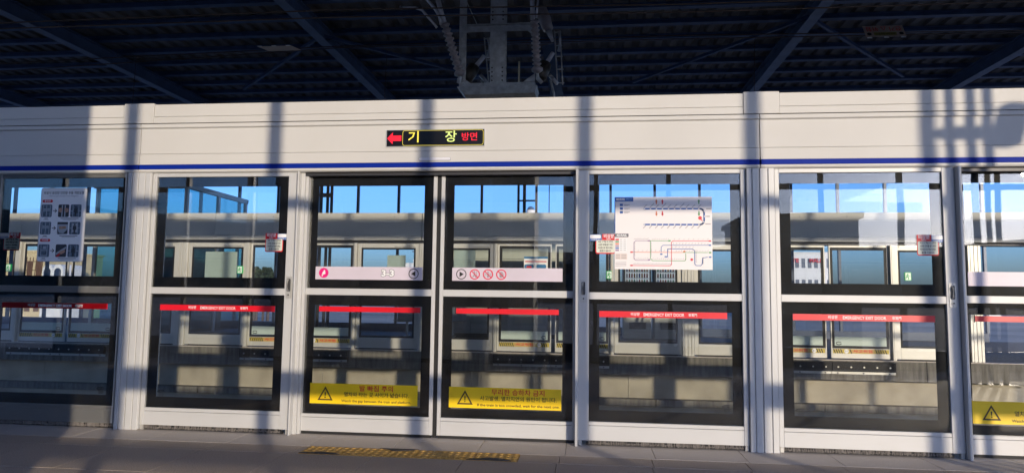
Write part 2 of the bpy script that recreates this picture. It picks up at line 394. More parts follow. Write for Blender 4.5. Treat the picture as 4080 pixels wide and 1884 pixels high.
# ---------------- door pieces
ZT, ZM1, ZM0, ZB, ZLINE = 2.045, 1.1395, 1.0855, .176, .148
def bristles(x0, x1, y, parent):
    mb = MB(); x = x0
    while x < x1:
        wd = random.uniform(.002, .007); yy = y+random.uniform(-.004, .004)
        mb.box(x, x+wd, yy, yy+.003, .004+random.uniform(0, .012), .038); x += wd+random.uniform(.0005, .005)
    mb.build('brush_bristles', M_BRI, parent, kind='stuff')
def paneset(root, x0, x1, cx0, cx1, zt, zm1, zm0, zb, cz, y, glassmat=M_GL, frit=M_FRIT):
    """two glass panes with black printed border; cz=(upper top, upper bottom, lower top, lower bottom) of the clear area"""
    out = []
    for nm, za, zb_, ca, cb in (('upper_glass', zt, zm1, cz[0], cz[1]), ('lower_glass', zm0, zb, cz[2], cz[3])):
        g = box(nm, x0, x1, y+.014, y+.022, zb_, za, glassmat, root)
        mb = MB()
        mb.box(x0, x1, y+.0225, y+.024, ca, za); mb.box(x0, x1, y+.0225, y+.024, zb_, cb)
        mb.box(x0, cx0, y+.0225, y+.024, cb+.0001, ca-.0001); mb.box(cx1, x1, y+.0225, y+.024, cb+.0001, ca-.0001)
        mb.build('black_border', frit, g); out.append(g)
    return out
def handle(root, xc, y, z0=1.06, z1=1.235):
    p = MB().prism_y(rr_pts(xc-.0245, xc+.0245, z0, z1, .008, 4), y-.004, y).build('handle', M_STEEL, root)
    MB().prism_y(rr_pts(xc-.015, xc+.013, z0+.058, z1-.018, .006, 3), y-.0046, y-.0042).build('recess', mat('recess_dark', (.05, .05, .05), .5), p)
    MB().tube([(xc-.006, y-.005, z1-.026), (xc-.006, y-.022, z1-.034), (xc-.006, y-.022, z0+.072), (xc-.006, y-.005, z0+.064)], .0055, 8).build('grip', M_STEEL, p, smooth=True)
    k = MB(); k.tube([(xc, y-.0045, z0+.030), (xc, y-.011, z0+.030)], .0115, 14); k.build('key_ring', M_STEEL, p)
    k = MB(); k.tube([(xc, y-.0112, z0+.030), (xc, y-.0118, z0+.030)], .006, 10); k.build('keyhole', M_GAP, p)
    k = MB(); k.tube([(xc, y-.0042, z1-.009), (xc, y-.0052, z1-.009)], .0025, 8); k.tube([(xc, y-.0042, z0+.009), (xc, y-.0052, z0+.009)], .0025, 8); k.build('screws', M_GREYINK, p)
def exit_sticker(root, xr0, xb0, flip, y):
    """red 'exit' label: red tab, blue tab beside it, white notice below. xr0 red tab left, xb0 blue tab left"""
    s = MB().box(xr0, xr0+.100, y-.0012, y, 1.537, 1.584).build('exit_sticker', M_REDP, root)
    text('비상문', xr0+.05, y-.0018, 1.566, .034, M_WHT, s, .02, width=.078)
    text('EXIT', xr0+.05, y-.0018, 1.5445, .013, M_WHT, s, .02, width=.032)
    Print(y-.0002).rect(xb0, xb0+.088, 1.530, 1.580).build('blue_tab', mat('tab_blue', (.01, .11, .42), .4), s)
    Print(y-.001).rrect(xb0+.002, xb0+.086, 1.549, 1.5775, .006).build('white_field', M_PAPER, s)
    text('기장방면 3-3', xb0+.044, y-.0018, 1.5385, .012, M_WHT, s, .02, width=.074)
    nx0 = xr0 if not flip else xr0-.050; nx1 = nx0+.150
    Print(y).rrect(nx0, nx1, 1.432, 1.540, .014).build('notice_edge', M_REDP, s)
    Print(y-.0008).rrect(nx0+.006, nx1-.006, 1.441, 1.536, .009).build('notice', mat('cream_film', (.70, .72, .62), .5), s)
    for i, t in enumerate(('비상 시 객실 내 고객의', '신속한 대피를 돕기 위한', '비상문으로 평상시에는', '출입할 수 없습니다.')):
        text(t, (nx0+nx1)/2, y-.0018, 1.524-.0235*i, .018, M_INK, s, .02, width=.108 if i < 3 else .088)
def maker_mark(root, x, z, y):
    p = Print(y)
    pts = [(x+.028*math.cos(R(a)), z+.009*math.sin(R(a))+.003*math.cos(R(a))) for a in range(20, 340, 20)]
    p.line(pts, .004); p.line([(x-.018, z+.001), (x+.016, z+.003)], .003)
    for i in range(3): p.line([(x-.015, z-.020-.009*i), (x+.026, z-.020-.009*i)], .0022)
    p.build('maker_mark', M_INK, root)
def red_strip(root, x0, x1, z0, z1, y, letters=True):
    s = MB().box(x0, x1, y-.001, y, z0, z1).build('red_strip', M_RED, root)
    if letters:
        c = x0+(x1-x0)*.477; zz = (z0+z1)/2
        text('비상문', x0+(x1-x0)*.285, y-.0016, zz+.001, .026, M_WHT, s, .015, width=.066)
        text('EMERGENCY EXIT DOOR', c+.03, y-.0016, zz-.001, .032, M_WHT, s, .012, width=.30)
        text('非常門', x0+(x1-x0)*.735, y-.0016, zz, .024, M_WHT, s, .015, width=.062)
def emergency_door(x0, x1, handle_right, label, left_st, right_st):
    """hinged emergency door: x0..x1 outside, stile widths left/right"""
    y = DY; t = .045
    d = empty('emergency_door', ((x0+x1)/2, y+t/2, 0), label, 'door', 'emergency exit doors of the near screen')
    a, b = x0+left_st, x1-right_st
    box('stile', x0, a-.0005, y, y+t, .038, 2.082, M_FR, d, .0025)
    box('stile', b+.0005, x1, y, y+t, .038, 2.082, M_FR, d, .0025)
    box('top_rail', a, b, y+.001, y+t, ZT, 2.081, M_FR, d, .0025)
    box('mid_rail', a, b, y+.001, y+t, ZM0, ZM1, M_FR, d, .0025)
    box('bottom_rail', a, b, y+.001, y+t, .039, ZLINE-.001, M_FR, d, .002)
    box('glazing_bead', a, b, y+.003, y+t, ZLINE+.001, ZB, M_FR, d, .002)
    if handle_right: cx0, cx1 = a+.082, b-.078
    else: cx0, cx1 = a+.078, b-.072
    up, lo = paneset(d, a, b, cx0, cx1, ZT, ZM1, ZM0, ZB, (1.966, 1.223, .999, .260), y)
    red_strip(d, cx0, cx1 if handle_right else cx1-.035, .953, .999, y+.0135)
    handle(d, (x1-.043) if handle_right else (x0+.040), y)
    ys = y+.0135
    if handle_right: exit_sticker(d, b-.182, b-.081, False, ys)
    else: exit_sticker(d, a+.099, a+.004, True, ys)
    box('brush_holder', a, b, y+.014, y+t, .022, .0375, M_GAP, d)
    bristles(a, b, y+.012, d)
    box('bottom_seal', a-.02, b+.02, y+.02, y+t, .001, .0215, M_GAP, d)
    box('hinge_block', x0+.005, x0+.03, y+.004, y+.03, .001, .037, M_STEEL, d)
    box('hinge_block', x1-.03, x1-.005, y+.004, y+.03, .001, .037, M_STEEL, d)
    return d, up, lo, cx0, cx1
dA, upA, loA, *_ = emergency_door(-5.03, -3.775, False, 'leftmost emergency door, with the tall white instruction board in pictures', .088, .031)
dB, upB, loB, *_ = emergency_door(-3.566, -2.312, True, 'emergency door between the left pillar and the double sliding door, no poster on it', .033, .082)
dC, upC, loC, *_ = emergency_door(-.058, 1.190, False, 'emergency door with the white railway route map on its upper pane', .082, .038)
dD, upD, loD, *_ = emergency_door(1.400, 2.664, True, 'emergency door right of the fluted pillar, no poster, bright window reflections', .033, .086)
maker_mark(dA, -3.93, .31, DY+.0135); maker_mark(dB, -3.405, .305, DY+.0135); maker_mark(dC, 1.03, .315, DY+.0135); maker_mark(dD, 1.55, .305, DY+.0135)

# ---------------- jamb posts of the double door
def jamb(xa, xb, y0, y1, label):
    j = empty('door_jamb', ((xa+xb)/2, (y0+y1)/2, 0), label, 'door post', 'posts beside the near sliding doors')
    box('jamb_face', xa, xb, y0, y1, 0.001, 2.0775, M_FR, j, .003)
    return j
j = jamb(-2.307, -2.293, 5.165, 5.27, 'thin silver post left of the sliding double door, lit inner face')
box('jamb_liner', -2.2925, -2.262, 5.215, 5.30, .001, 2.077, M_FR, j, .002)
box('jamb_liner', -2.2615, -2.240, 5.235, 5.30, .001, 2.077, M_FR, j, .002)
jamb(-.079, -.0585, 5.150, 5.27, 'thin silver post between the sliding double door and the map door')
jamb(2.668, 2.690, 5.150, 5.27, 'thin silver post at the far right beside the cut-off sliding door')

# ---------------- sliding leaves (set back)
YL = 5.262; KL = YL/DY
def lx(x): return x*KL
def lz(z): return EYE+(z-EYE)*KL
def sliding_leaf(x0, x1, px0, px1, cx0, cx1, label):
    d = empty('sliding_door', ((x0+x1)/2, YL+.02, 0), label, 'sliding door', 'sliding doors of the near screen')
    t = .04; zt, zm1, zm0, zb, zl = lz(2.041), lz(1.146), lz(1.093), lz(.169), lz(.142)
    box('stile', x0, px0-.0005, YL, YL+t, .022, lz(2.062), M_FR, d, .0025)
    box('stile', px1+.0005, x1, YL, YL+t, .022, lz(2.062), M_FR, d, .0025)
    box('top_rail', px0, px1, YL+.001, YL+t, zt, lz(2.061), M_FR, d, .002)
    box('mid_rail', px0, px1, YL+.001, YL+t, zm0, zm1, M_FR, d, .0025)
    box('bottom_rail', px0, px1, YL+.001, YL+t, .023, zl-.001, M_FR, d, .002)
    box('glazing_bead', px0, px1, YL+.003, YL+t, zl+.001, zb, M_FR, d, .002)
    box('bottom_seal', x0+.01, x1-.01, YL+.006, YL+t-.006, .002, .0215, M_GAP, d)
    paneset(d, px0, px1, cx0, cx1, zt, zm1, zm0, zb, (lz(1.965), lz(1.218), lz(1.011), lz(.235)), YL)
    return d
dL = sliding_leaf(lx(-2.228), lx(-1.168), lx(-2.217), lx(-1.198), lx(-2.145), lx(-1.273), 'left leaf of the sliding double door, marked 3-3 with a yellow gap warning')
dR = sliding_leaf(lx(-1.134), lx(-.075), lx(-1.106), lx(-.098), lx(-1.032), lx(-.176), 'right leaf of the sliding double door, three red prohibition signs and a yellow warning')
dX = sliding_leaf(lx(2.672), lx(3.74), lx(2.685), lx(3.70), lx(2.735), lx(3.63), 'sliding leaf cut off by the right photo edge, glaring sun reflection in it')
box('centre_seal', lx(-1.1675), lx(-1.1345), YL+.012, YL+.03, .003, lz(2.06), M_GAP, dL)
YS = YL+.0135
def white_band(d, x0, x1):
    return MB().box(lx(x0), lx(x1), YS-.001, YS, lz(1.216), lz(1.318)).build('white_band', M_LILAC, d)
def warn_band(d, x0, x1, t1, t2, t3):
    x0, x1 = lx(x0), lx(x1); z0, z1 = lz(.247), lz(.404); W = x1-x0; Hh = z1-z0
    s = MB().box(x0, x1, YS-.0012, YS, z0, z1).build('warning_band', M_YEL, d)
    cx = x0+W*.145; cz = z0+Hh*.46; r = W*.072
    tri = [(cx-r, cz-r*.75), (cx+r, cz-r*.75), (cx, cz+r*.98)]
    inn = [(cx-r*.70, cz-r*.57), (cx+r*.70, cz-r*.57), (cx, cz+r*.64)]
    p = Print(YS-.0013); p.ring(tri, inn)
    p.poly([(cx-.006, cz+r*.25), (cx+.006, cz+r*.25), (cx+.003, cz-r*.22), (cx-.003, cz-r*.22)]); p.disc(cx, cz-r*.38, .0055, 10)
    p.build('warning_triangle', M_BRN, s)
    tx = x0+W*.62
    text(t1, tx, YS-.002, z0+Hh*.77, .048, M_REDP, s, .018, width=W*.31 if len(t1) < 9 else W*.47)
    text(t2, tx, YS-.002, z0+Hh*.47, .038, M_BRN, s, .015, width=W*.60 if len(t2) < 19 else W*.68)
    text(t3, tx, YS-.002, z0+Hh*.16, .028, M_BRN, s, .02, width=W*.645 if t3[0] == 'W' else W*.73)
white_b = white_band(dL, -2.145, -1.273)
p = Print(YS-.0011); p.disc(lx(-2.077), lz(1.268), .040, 28); p.build('pink_badge', M_PINK, white_b)
p = Print(YS-.0019); p.disc(lx(-2.072), lz(1.283), .007, 12)
p.poly([(lx(-2.083), lz(1.277)), (lx(-2.065), lz(1.277)), (lx(-2.062), lz(1.262)), (lx(-2.074), lz(1.256)), (lx(-2.090), lz(1.263))])
p.poly([(lx(-2.092), lz(1.258)), (lx(-2.066), lz(1.258)), (lx(-2.084), lz(1.252)), (lx(-2.085), lz(1.240)), (lx(-2.092), lz(1.240))])
p.build('expectant_mother_pictogram', M_WHT, white_b)
text('3-3', lx(-1.553), YS-.0016, lz(1.267), .070, M_GREYINK, white_b, .09, width=.112)
text('3-3', lx(-1.553), YS-.0022, lz(1.267), .068, M_WHT, white_b, .045, width=.104)
p = Print(YS-.0012); p.circ(lx(-1.345), lz(1.267), .041, .0065, 28); xx, zz = lx(-1.345), lz(1.267)
p.poly([(xx-.020, zz), (xx+.014, zz+.021), (xx+.014, zz-.021)]); p.build('left_arrow_sign', M_INK, white_b)
white_c = white_band(dR, -1.037, -.178)
p = Print(YS-.0012); xx, zz = lx(-.965), lz(1.267); p.circ(xx, zz, .041, .0065, 28)
p.poly([(xx+.020, zz), (xx-.014, zz+.021), (xx-.014, zz-.021)]); p.build('right_arrow_sign', M_INK, white_c)
for i, xc in enumerate((-.859, -.755, -.651)):
    xx, zz = lx(xc), lz(1.267)
    q = Print(YS-.0012)
    if i == 0:
        q.disc(xx-.004, zz+.020, .006, 10); q.poly([(xx-.012, zz+.012), (xx+.004, zz+.013), (xx+.004, zz-.006), (xx+.012, zz-.024), (xx+.005, zz-.026), (xx-.002, zz-.010), (xx-.014, zz-.024), (xx-.019, zz-.020), (xx-.008, zz-.004)]); q.rect(xx+.013, xx+.017, zz-.026, zz+.026)
    elif i == 1:
        q.disc(xx, zz+.018, .006, 10); q.rect(xx-.007, xx+.007, zz-.024, zz+.010); q.rect(xx-.022, xx-.010, zz-.003, zz+.002); q.rect(xx+.010, xx+.022, zz-.003, zz+.002); q.rect(xx-.026, xx-.023, zz-.020, zz+.020); q.rect(xx+.023, xx+.026, zz-.020, zz+.020)
    else:
        q.rrect(xx-.014, xx+.012, zz-.024, zz+.002, .006, 3)
        for k in range(4): q.rrect(xx-.0140+k*.0068, xx-.0088+k*.0068, zz-.002, zz+.018+.004*(k in (1, 2)), .0024, 3)
        q.poly([(xx+.010, zz-.016), (xx+.022, zz+.002), (xx+.018, zz+.005), (xx+.009, zz-.006)])
    q.build('pictogram', mat('picto_grey', (.30, .28, .30), .5), white_c)
    q = Print(YS-.0020); q.circ(xx, zz, .041, .008, 28)
    q.line([(xx-.025, zz+.025), (xx+.025, zz-.025)], .007); q.build('prohibition_ring', mat('ring_red', (.70, .02, .07), .5), white_c)
warn_band(dL, -2.155, -1.290, '발 빠짐 주의', '열차와 타는 곳 사이가 넓습니다.', 'Watch the gap between the train and platform.')
warn_band(dR, -1.044, -.182, '무리한 승하차 금지', '사고발생, 열차지연의 원인이 됩니다.', 'If the train is too crowded, wait for the next one.')
warn_band(dX, 2.725, 3.59, '발 빠짐 주의', '열차와 타는 곳 사이가 넓습니다.', 'Watch the gap between the train and platform.')
MB().box(lx(2.735), lx(3.6), YS-.001, YS, lz(1.216), lz(1.318)).build('white_band', M_LILAC, dX)
for d, x0, x1 in ((dL, -2.105, -1.285), (dR, -1.000, -.205), (dX, 2.77, 3.58)):
    red_strip(d, lx(x0), lx(x1), lz(.963), lz(1.003), YS, False)
    box('strip_end', lx(x0)-.008, lx(x0)-.001, YS-.004, YS, lz(.957), lz(1.010), M_GAP, d)

# the same doors go on beyond both photo edges (they shade the tracks)
for dx, wh_ in ((-4.965, 'left'), (4.965, 'right')):
    for src, nm in ((dB, 'handle-right emergency door'), (dL, 'left sliding leaf'), (dR, 'right sliding leaf'), (dC, 'emergency door with map')):
        if wh_ == 'right' and src is dB: continue
        if wh_ == 'right' and src is dL: continue
        clone(src, src.location+Vector((dx, 0, 0)), 'next %s beyond the %s photo edge' % (nm, wh_))
for x_, wh_ in ((PIL[0]-4.965, 'left'), (PIL[1]+4.965, 'right')):
    pillar(x_, .2, 5.172, 5.42, M_FR, 'silver pillar beyond the %s photo edge' % wh_, 'pillars between the near doors')
clone(dD, dD.location+Vector((4.965, 0, 0)), 'next plain emergency door beyond the right photo edge')
clone(dL, dL.location+Vector((9.93, 0, 0)), 'second sliding leaf beyond the right photo edge')

# ---------------- display and lamp on the header
yh = 5.187
led = empty('led_display', (-1.19, yh, 2.34), 'black lit display with red arrow and yellow Korean letters on the header', 'display')
MB().prism_y(rr_pts(-1.586, -.791, 2.270, 2.4085, .004, 2), yh-.010, yh+.01).build('case', mat('led_case', (.50, .50, .50), .4), led)
scr = MB().box(-1.581, -.796, yh-.0115, yh-.010, 2.2745, 2.404).build('screen', mat('led_black', (.003, .003, .004), .35), led)
E_RED = mat('led_red', (.1, .0, .0), .5, emit=(1, .012, .04), estr=.55); E_YEL = mat('led_yellow', (.1, .1, .0), .5, emit=(1, .78, .10), estr=.55)
E_LIM = mat('led_lime', (.1, .1, .0), .5, emit=(.82, .95, .30), estr=.5)
p = Print(yh-.0118); zc = 2.339
p.poly([(-1.578, zc), (-1.532, zc+.048), (-1.532, zc+.022), (-1.462, zc+.022), (-1.462, zc-.022), (-1.532, zc-.022), (-1.532, zc-.048)]).build('red_arrow', E_RED, scr)
p = Print(yh-.0118); p.ring(rr_pts(-1.452, -.802, 2.2785, 2.4005, .018), rr_pts(-1.4495, -.8045, 2.281, 2.398, .0165)); p.build('yellow_outline', E_YEL, scr)
text('기', -1.360, yh-.0122, zc+.003, .098, E_YEL, scr, .012, width=.085)
text('장', -1.062, yh-.0122, zc+.003, .098, E_LIM, scr, .012, width=.092)
text('방면', -.913, yh-.0122, zc+.002, .070, E_RED, scr, .008, width=.122)
MB().prism_y(rr_pts(-1.318, -1.060, 2.1575, 2.184, .0125, 5), 5.179, 5.186).build('indicator_lamp', mat('lamp_frame', (.35, .35, .37), .5), None,
    label='small white capsule-shaped lamp under the lit display', cat='lamp').location
lampo = bpy.data.objects['indicator_lamp']
MB().prism_y(rr_pts(-1.315, -1.063, 2.160, 2.1815, .0105, 5), 5.174, 5.1788).build('lamp_lens', mat('lamp_lens', (.72, .72, .78), .3, coat=.5), lampo)

# ---------------- picture board on door A
ya = DY+.0135
X0, X1, Z0, Z1 = -4.577, -4.158, 1.340, 1.962
bd = MB().prism_y(rr_pts(X0, X1, Z0, Z1, .022), ya-.002, ya).build('instruction_board', mat('board_edge_grey', (.42, .42, .44), .5), dA, label='tall white board showing how to open the door in an emergency')
Print(ya-.0021).rrect(X0+.005, X1-.005, Z0+.005, Z1-.005, .018).build('board_face', M_PAPER, bd)
yp = ya-.0030
text('비상시 승강장 안전문 수동 개방요령', (X0+X1)/2, yp, Z1-.045, .028, M_INK, bd, .015, width=.362)
text('How to open the door in an emergency', (X0+X1)/2, yp, Z1-.070, .015, M_GREYINK, bd, 0, width=.265)
for zz, t in ((Z1-.113, '출입문'), (Z1-.443, '비상문')):
    q = Print(yp); q.rrect(X0+.020, X0+.113, zz-.012, zz+.012, .0115); q.build('red_pill', M_REDP, bd)
    text(t, X0+.0665, yp-.001, zz, .017, M_WHT, bd, .02, width=.058)
M_PH = mat('photo_slate', (.10, .14, .19), .5, noise=(60, .6)); M_PH2 = mat('photo_dark', (.03, .03, .04), .5, noise=(80, .6))
M_SKIN = mat('photo_skin', (.48, .27, .18), .5, noise=(70, .3)); M_PGR = mat('photo_grey', (.38, .41, .45), .5)
for r_, zz in enumerate((Z1-.195, Z1-.341, Z1-.530)):
    for c_, xa in enumerate((X0+.014+.0*r_, X0+.169, X0+.280)):
        fr = Print(yp); fr.rrect(xa-.001, xa+.097, zz-.053, zz+.053, .011); f_ = fr.build('picture', M_PH if c_ != 1 else (M_PGR if r_ == 1 else M_PH2), bd)
        q = Print(yp-.0008); cxp = xa+.048
        if c_ == 0:
            if r_ < 2: q.rect(cxp-.036, cxp-.031, zz-.049, zz+.047); q.rect(cxp+.031, cxp+.036, zz-.049, zz+.047); q.rect(cxp-.003, cxp+.003, zz-.049, zz+.047); q.rect(cxp-.030, cxp-.004, zz-.003, zz+.003); q.rect(cxp+.004, cxp+.030, zz-.003, zz+.003); q.rect(cxp-.028, cxp-.006, zz+.008, zz+.020); q.rect(cxp+.006, cxp+.028, zz+.008, zz+.020)
            else: q.rect(cxp-.030, cxp-.025, zz-.049, zz+.047); q.rect(cxp+.026, cxp+.031, zz-.049, zz+.047); q.rect(cxp-.024, cxp+.025, zz-.002, zz+.004); q.rect(cxp-.010, cxp+.018, zz+.012, zz+.036); q.rect(cxp-.024, cxp+.025, zz-.046, zz-.037)
            q.build('picture_detail', M_PGR, f_)
        elif c_ == 1:
            if r_ == 0:
                q.rect(cxp-.018, cxp-.008, zz-.050, zz+.048); q.rect(cxp+.008, cxp+.018, zz-.050, zz+.048); q.build('picture_detail', M_PGR, f_)
                q = Print(yp-.0016); q.poly([(cxp-.045, zz+.022), (cxp-.014, zz+.026), (cxp-.010, zz+.004), (cxp-.022, zz-.016), (cxp-.045, zz-.008)]); q.poly([(cxp+.045, zz+.018), (cxp+.014, zz+.026), (cxp+.010, zz+.002), (cxp+.022, zz-.016), (cxp+.045, zz-.008)]); q.build('picture_detail', M_SKIN, f_)
            elif r_ == 1:
                q.rect(cxp-.047, cxp+.047, zz+.032, zz+.049); q.poly([(cxp-.047, zz+.0), (cxp-.030, zz-.04), (cxp+.01, zz-.045), (cxp+.047, zz-.01), (cxp+.047, zz-.046), (cxp-.04, zz-.050)]); q.build('picture_detail', M_PH2, f_)
                q = Print(yp-.0016); q.poly([(cxp-.030, zz+.014), (cxp+.030, zz+.018), (cxp+.034, zz-.004), (cxp-.026, zz-.010)]); q.build('picture_detail', M_SKIN, f_)
            else:
                q.poly([(cxp-.047, zz-.020), (cxp+.046, zz+.036), (cxp+.046, zz+.018), (cxp-.044, zz-.038)]); q.build('picture_detail', M_PGR, f_)
                q = Print(yp-.0016); q.poly([(cxp-.010, zz-.006), (cxp+.036, zz+.010), (cxp+.040, zz-.012), (cxp+.006, zz-.030), (cxp-.016, zz-.022)]); q.build('picture_detail', M_SKIN, f_)
                q = Print(yp-.0016); q.poly([(cxp-.045, zz-.049), (cxp-.010, zz-.020), (cxp-.004, zz-.034), (cxp-.024, zz-.049)]); q.build('picture_detail', M_REDP, f_)
        else:
            q.rect(cxp-.028, cxp-.024, zz-.049, zz+.047); q.rect(cxp+.024, cxp+.028, zz-.049, zz+.047); q.rect(cxp-.047, cxp-.029, zz-.003, zz+.002); q.rect(cxp+.029, cxp+.047, zz-.003, zz+.002)
            if r_ == 1: q.rect(cxp-.023, cxp+.023, zz-.035, zz+.040)
            q.build('picture_detail', M_PGR, f_)
            q = Print(yp-.0016); q.disc(cxp, zz+.030, .008, 10); q.poly([(cxp-.014, zz+.020), (cxp+.014, zz+.020), (cxp+.017, zz-.012), (cxp+.008, zz-.016), (cxp+.008, zz-.046), (cxp-.008, zz-.046), (cxp-.008, zz-.016), (cxp-.017, zz-.012)]); q.build('picture_figure', M_PH2, f_)
    q = Print(yp); xa = X0+.122; q.line([(xa, zz), (xa+.030, zz)], .005); q.line([(xa+.016, zz+.014), (xa+.032, zz), (xa+.016, zz-.014)], .005); q.build('arrow', M_INK, bd)
    q = Print(yp); q.line([(X0+.048, zz-.065), (X0+.076, zz-.065)], .006); q.line([(X0+.195, zz-.064), (X0+.355, zz-.064)], .006); q.line([(X0+.215, zz-.075), (X0+.335, zz-.075)], .003); q.line([(X0+.038, zz-.075), (X0+.084, zz-.075)], .003); q.build('caption', M_GREYINK, bd)

# ---------------- route map on door C
X0, X1, Z0, Z1 = .217, .944, 1.316, 1.868
mp = MB().box(X0, X1, ya-.003, ya, Z0, Z1).build('route_map', mat('map_paper', (.80, .76, .76), .5), dC, label='white printed route map with a dark blue line bent like a hook')
ym = ya-.0035; U = lambda u: X0+(X1-X0)*u; V = lambda v: Z1-(Z1-Z0)*v     # 0..1 sheet coordinates
M_NAVY = mat('map_navy', (.01, .09, .36), .5); M_LB = mat('map_tab', (.16, .16, .18), .5)
q = Print(ym); q.rect(U(0.001), U(.195), V(.062), V(.002)); q.rect(U(.0), U(.008), V(.50), V(.062)); q.build('blue_tab', M_NAVY, mp)
text('K  RAIL', U(.062), ym-.001, V(.034), .020, M_WHT, mp, .03, width=.066, shear=.2); q = Print(ym-.001); q.circ(U(.0375), V(.034), .0085, .004, 14); q.build('logo_ring', M_WHT, mp)
text('동해선 노선도', U(.152), ym-.001, V(.030), .011, mat('map_sky', (.25, .45, .7), .5), mp, 0, width=.045)
q = Print(ym); q.rrect(U(.0), U(.145), V(.558), V(.508), .006); q.build('grey_tab', M_LB, mp)
text('K  RAIL', U(.073), ym-.001, V(.533), .022, M_WHT, mp, .03, width=.078, shear=.2); q = Print(ym-.001); q.circ(U(.0445), V(.533), .009, .004, 14); q.build('logo_ring', M_WHT, mp)
arc = [(.875+.045*math.sin(R(a)), .165+.045*1.3*(1-math.cos(R(a)))) for a in range(0, 91, 15)]
arc2 = [(.875+.045*math.cos(R(a)), .325+.045*1.3*math.sin(R(a))) for a in range(0, 91, 15)]
pts = [(.31, .165)]+arc+arc2+[(.31, .383)]
q = Print(ym); q.line([(U(u), V(v)) for u, v in pts], .012); q.build('main_line', M_NAVY, mp)
q = Print(ym-.001); q2 = Print(ym-.0018)
st = [(.31+.0618*i, .165) for i in range(10)]+[(.925, .27), (.921, .20), (.915, .345)]+[(.31+.0618*i, .383) for i in range(10)]
for u, v in st: q.disc(U(u), V(v), .0075, 12); q2.disc(U(u), V(v), .0052, 12)
q.build('station_ring', M_NAVY, mp); q2.build('station_dot', M_WHT, mp)
q = Print(ym)
for i in range(10):
    L = .03 if i in (1, 3, 6) else .020
    q.line([(U(.305+.0618*i), V(.145)), (U(.305+.0618*i)+L, V(.145)+L)], .0055)
    q.line([(U(.322+.0618*i), V(.40)), (U(.322+.0618*i)-.018, V(.40)-.018)], .006)
for u, v, L in ((.945, .165, .03), (.945, .27, .022), (.935, .375, .034)): q.line([(U(u), V(v)), (U(u)+L, V(v))], .009)
for k in range(3): q.line([(U(.10), V(.108+.051*k)), (U(.155), V(.108+.051*k))], .006); q.line([(U(.10), V(.122+.051*k)), (U(.14), V(.122+.051*k))], .003)
q.build('station_names', mat('map_text', (.42, .41, .43), .6), mp)
q = Print(ym)
for k in range(3): q.rect(U(.055), U(.087), V(.127+.051*k), V(.094+.051*k))
q.build('line_badge', M_NAVY, mp)
def arrow(u, v, d, mt):
    q = Print(ym); x, z = U(u), V(v); L = .034*d
    q.line([(x, z), (x, z+L*.6)], .009); q.poly([(x-.010, z+L*.5), (x+.010, z+L*.5), (x, z+L)]); q.build('transfer_arrow', mt, mp)
M_OR = mat('map_orange', (.72, .22, .10), .5); M_RD = mat('map_red', (.65, .03, .05), .5); M_GN = mat('map_green', (.10, .35, .12), .5)
for u, mt in ((.433, M_OR), (.495, M_RD), (.868, M_GN)): arrow(u, .095, 1, mt); arrow(u, .205, -1, mt)
q = Print(ym); q.disc(U(.878), V(.292), .014, 16); q.disc(U(.79), V(.862), .010, 12); q.poly([(U(.892), V(.31)), (U(.885), V(.325)), (U(.91), V(.335))]); q.build('here_badge', M_RD, mp)
def route(pts, mt, w=.0042):
    q = Print(ym); q.line([(U(u), V(v)) for u, v in pts], w); q.build('route_line', mt, mp)
M_PL = mat('map_grey_violet', (.33, .22, .36), .5); M_SL = mat('map_slate', (.05, .14, .42), .5)
route([(.165, .765), (.62, .765), (.70, .765)], M_OR); route([(.70, .765), (.95, .765)], M_GN)
route([(.35, .607), (.22, .607), (.20, .63), (.20, .855), (.22, .877), (.35, .877)], M_PL)
route([(.55, .607), (.37, .607), (.37, .85), (.39, .88), (.72, .88), (.73, .86), (.73, .78)], M_GN)
route([(.97, .607), (.60, .607), (.585, .63), (.585, .93), (.57, .948), (.16, .948)], M_RD)
route([(.97, .665), (.50, .668), (.48, .69), (.48, .76)], M_SL); route([(.545, .83), (.545, .72), (.56, .717), (.80, .717), (.82, .74), (.82, .92), (.835, .943), (.88, .943), (.895, .92), (.90, .84), (.95, .827)], M_SL, .005)
q = Print(ym); random.seed(3)
def dashes(u0, u1, v, n, s=.006):
    for i in range(n):
        u = u0+(u1-u0)*i/(n-1); q.line([(U(u), V(v)), (U(u)+s*1.2, V(v)+s*1.3*random.uniform(.7, 1.5))], .0024)
dashes(.20, .34, .59, 11); dashes(.39, .55, .592, 8); dashes(.61, .95, .592, 8); dashes(.60, .95, .652, 12); dashes(.59, .80, .70, 7)
dashes(.24, .55, .752, 8); dashes(.63, .95, .752, 13); dashes(.20, .35, .862, 9); dashes(.39, .72, .862, 16); dashes(.19, .57, .933, 30)
for k in range(9): dashes(.205, .207, .64+.022*k, 2, .003); dashes(.375, .377, .64+.022*k, 2, .003); dashes(.83, .832, .74+.02*k, 2, .004); dashes(.90, .902, .84+.01*k, 2, .003)
q.build('small_station_names', mat('map_text2', (.33, .32, .35), .6), mp)
cols = [M_RD, M_GN, M_OR, M_PL, M_SL, M_PL]
for k in range(6):
    z = V(.592+.0295*k); c = Print(ym); c.rect(U(.008), U(.045), z-.0055, z+.0055); c.build('legend_key', cols[k], mp)
    g = Print(ym); g.rect(U(.048), U(.125), z-.0062, z+.0062); lg = g.build('legend_row', M_PAPER, mp)
    g = Print(ym-.0008); g.line([(U(.055), z), (U(.08), z)], .003); g.line([(U(.092), z), (U(.118), z)], .003); g.build('legend_text', M_GREYINK, lg)
g = Print(ym); g.rect(U(.008), U(.13), V(.865), V(.785)); g.build('legend_field', mat('map_pinkish', (.72, .62, .58), .5), mp)
g = Print(ym-.0008)
for k in range(3): g.line([(U(.015), V(.80+.024*k)), (U(.055), V(.80+.024*k))], .003); g.line([(U(.07), V(.80+.024*k)), (U(.12), V(.80+.024*k))], .003)
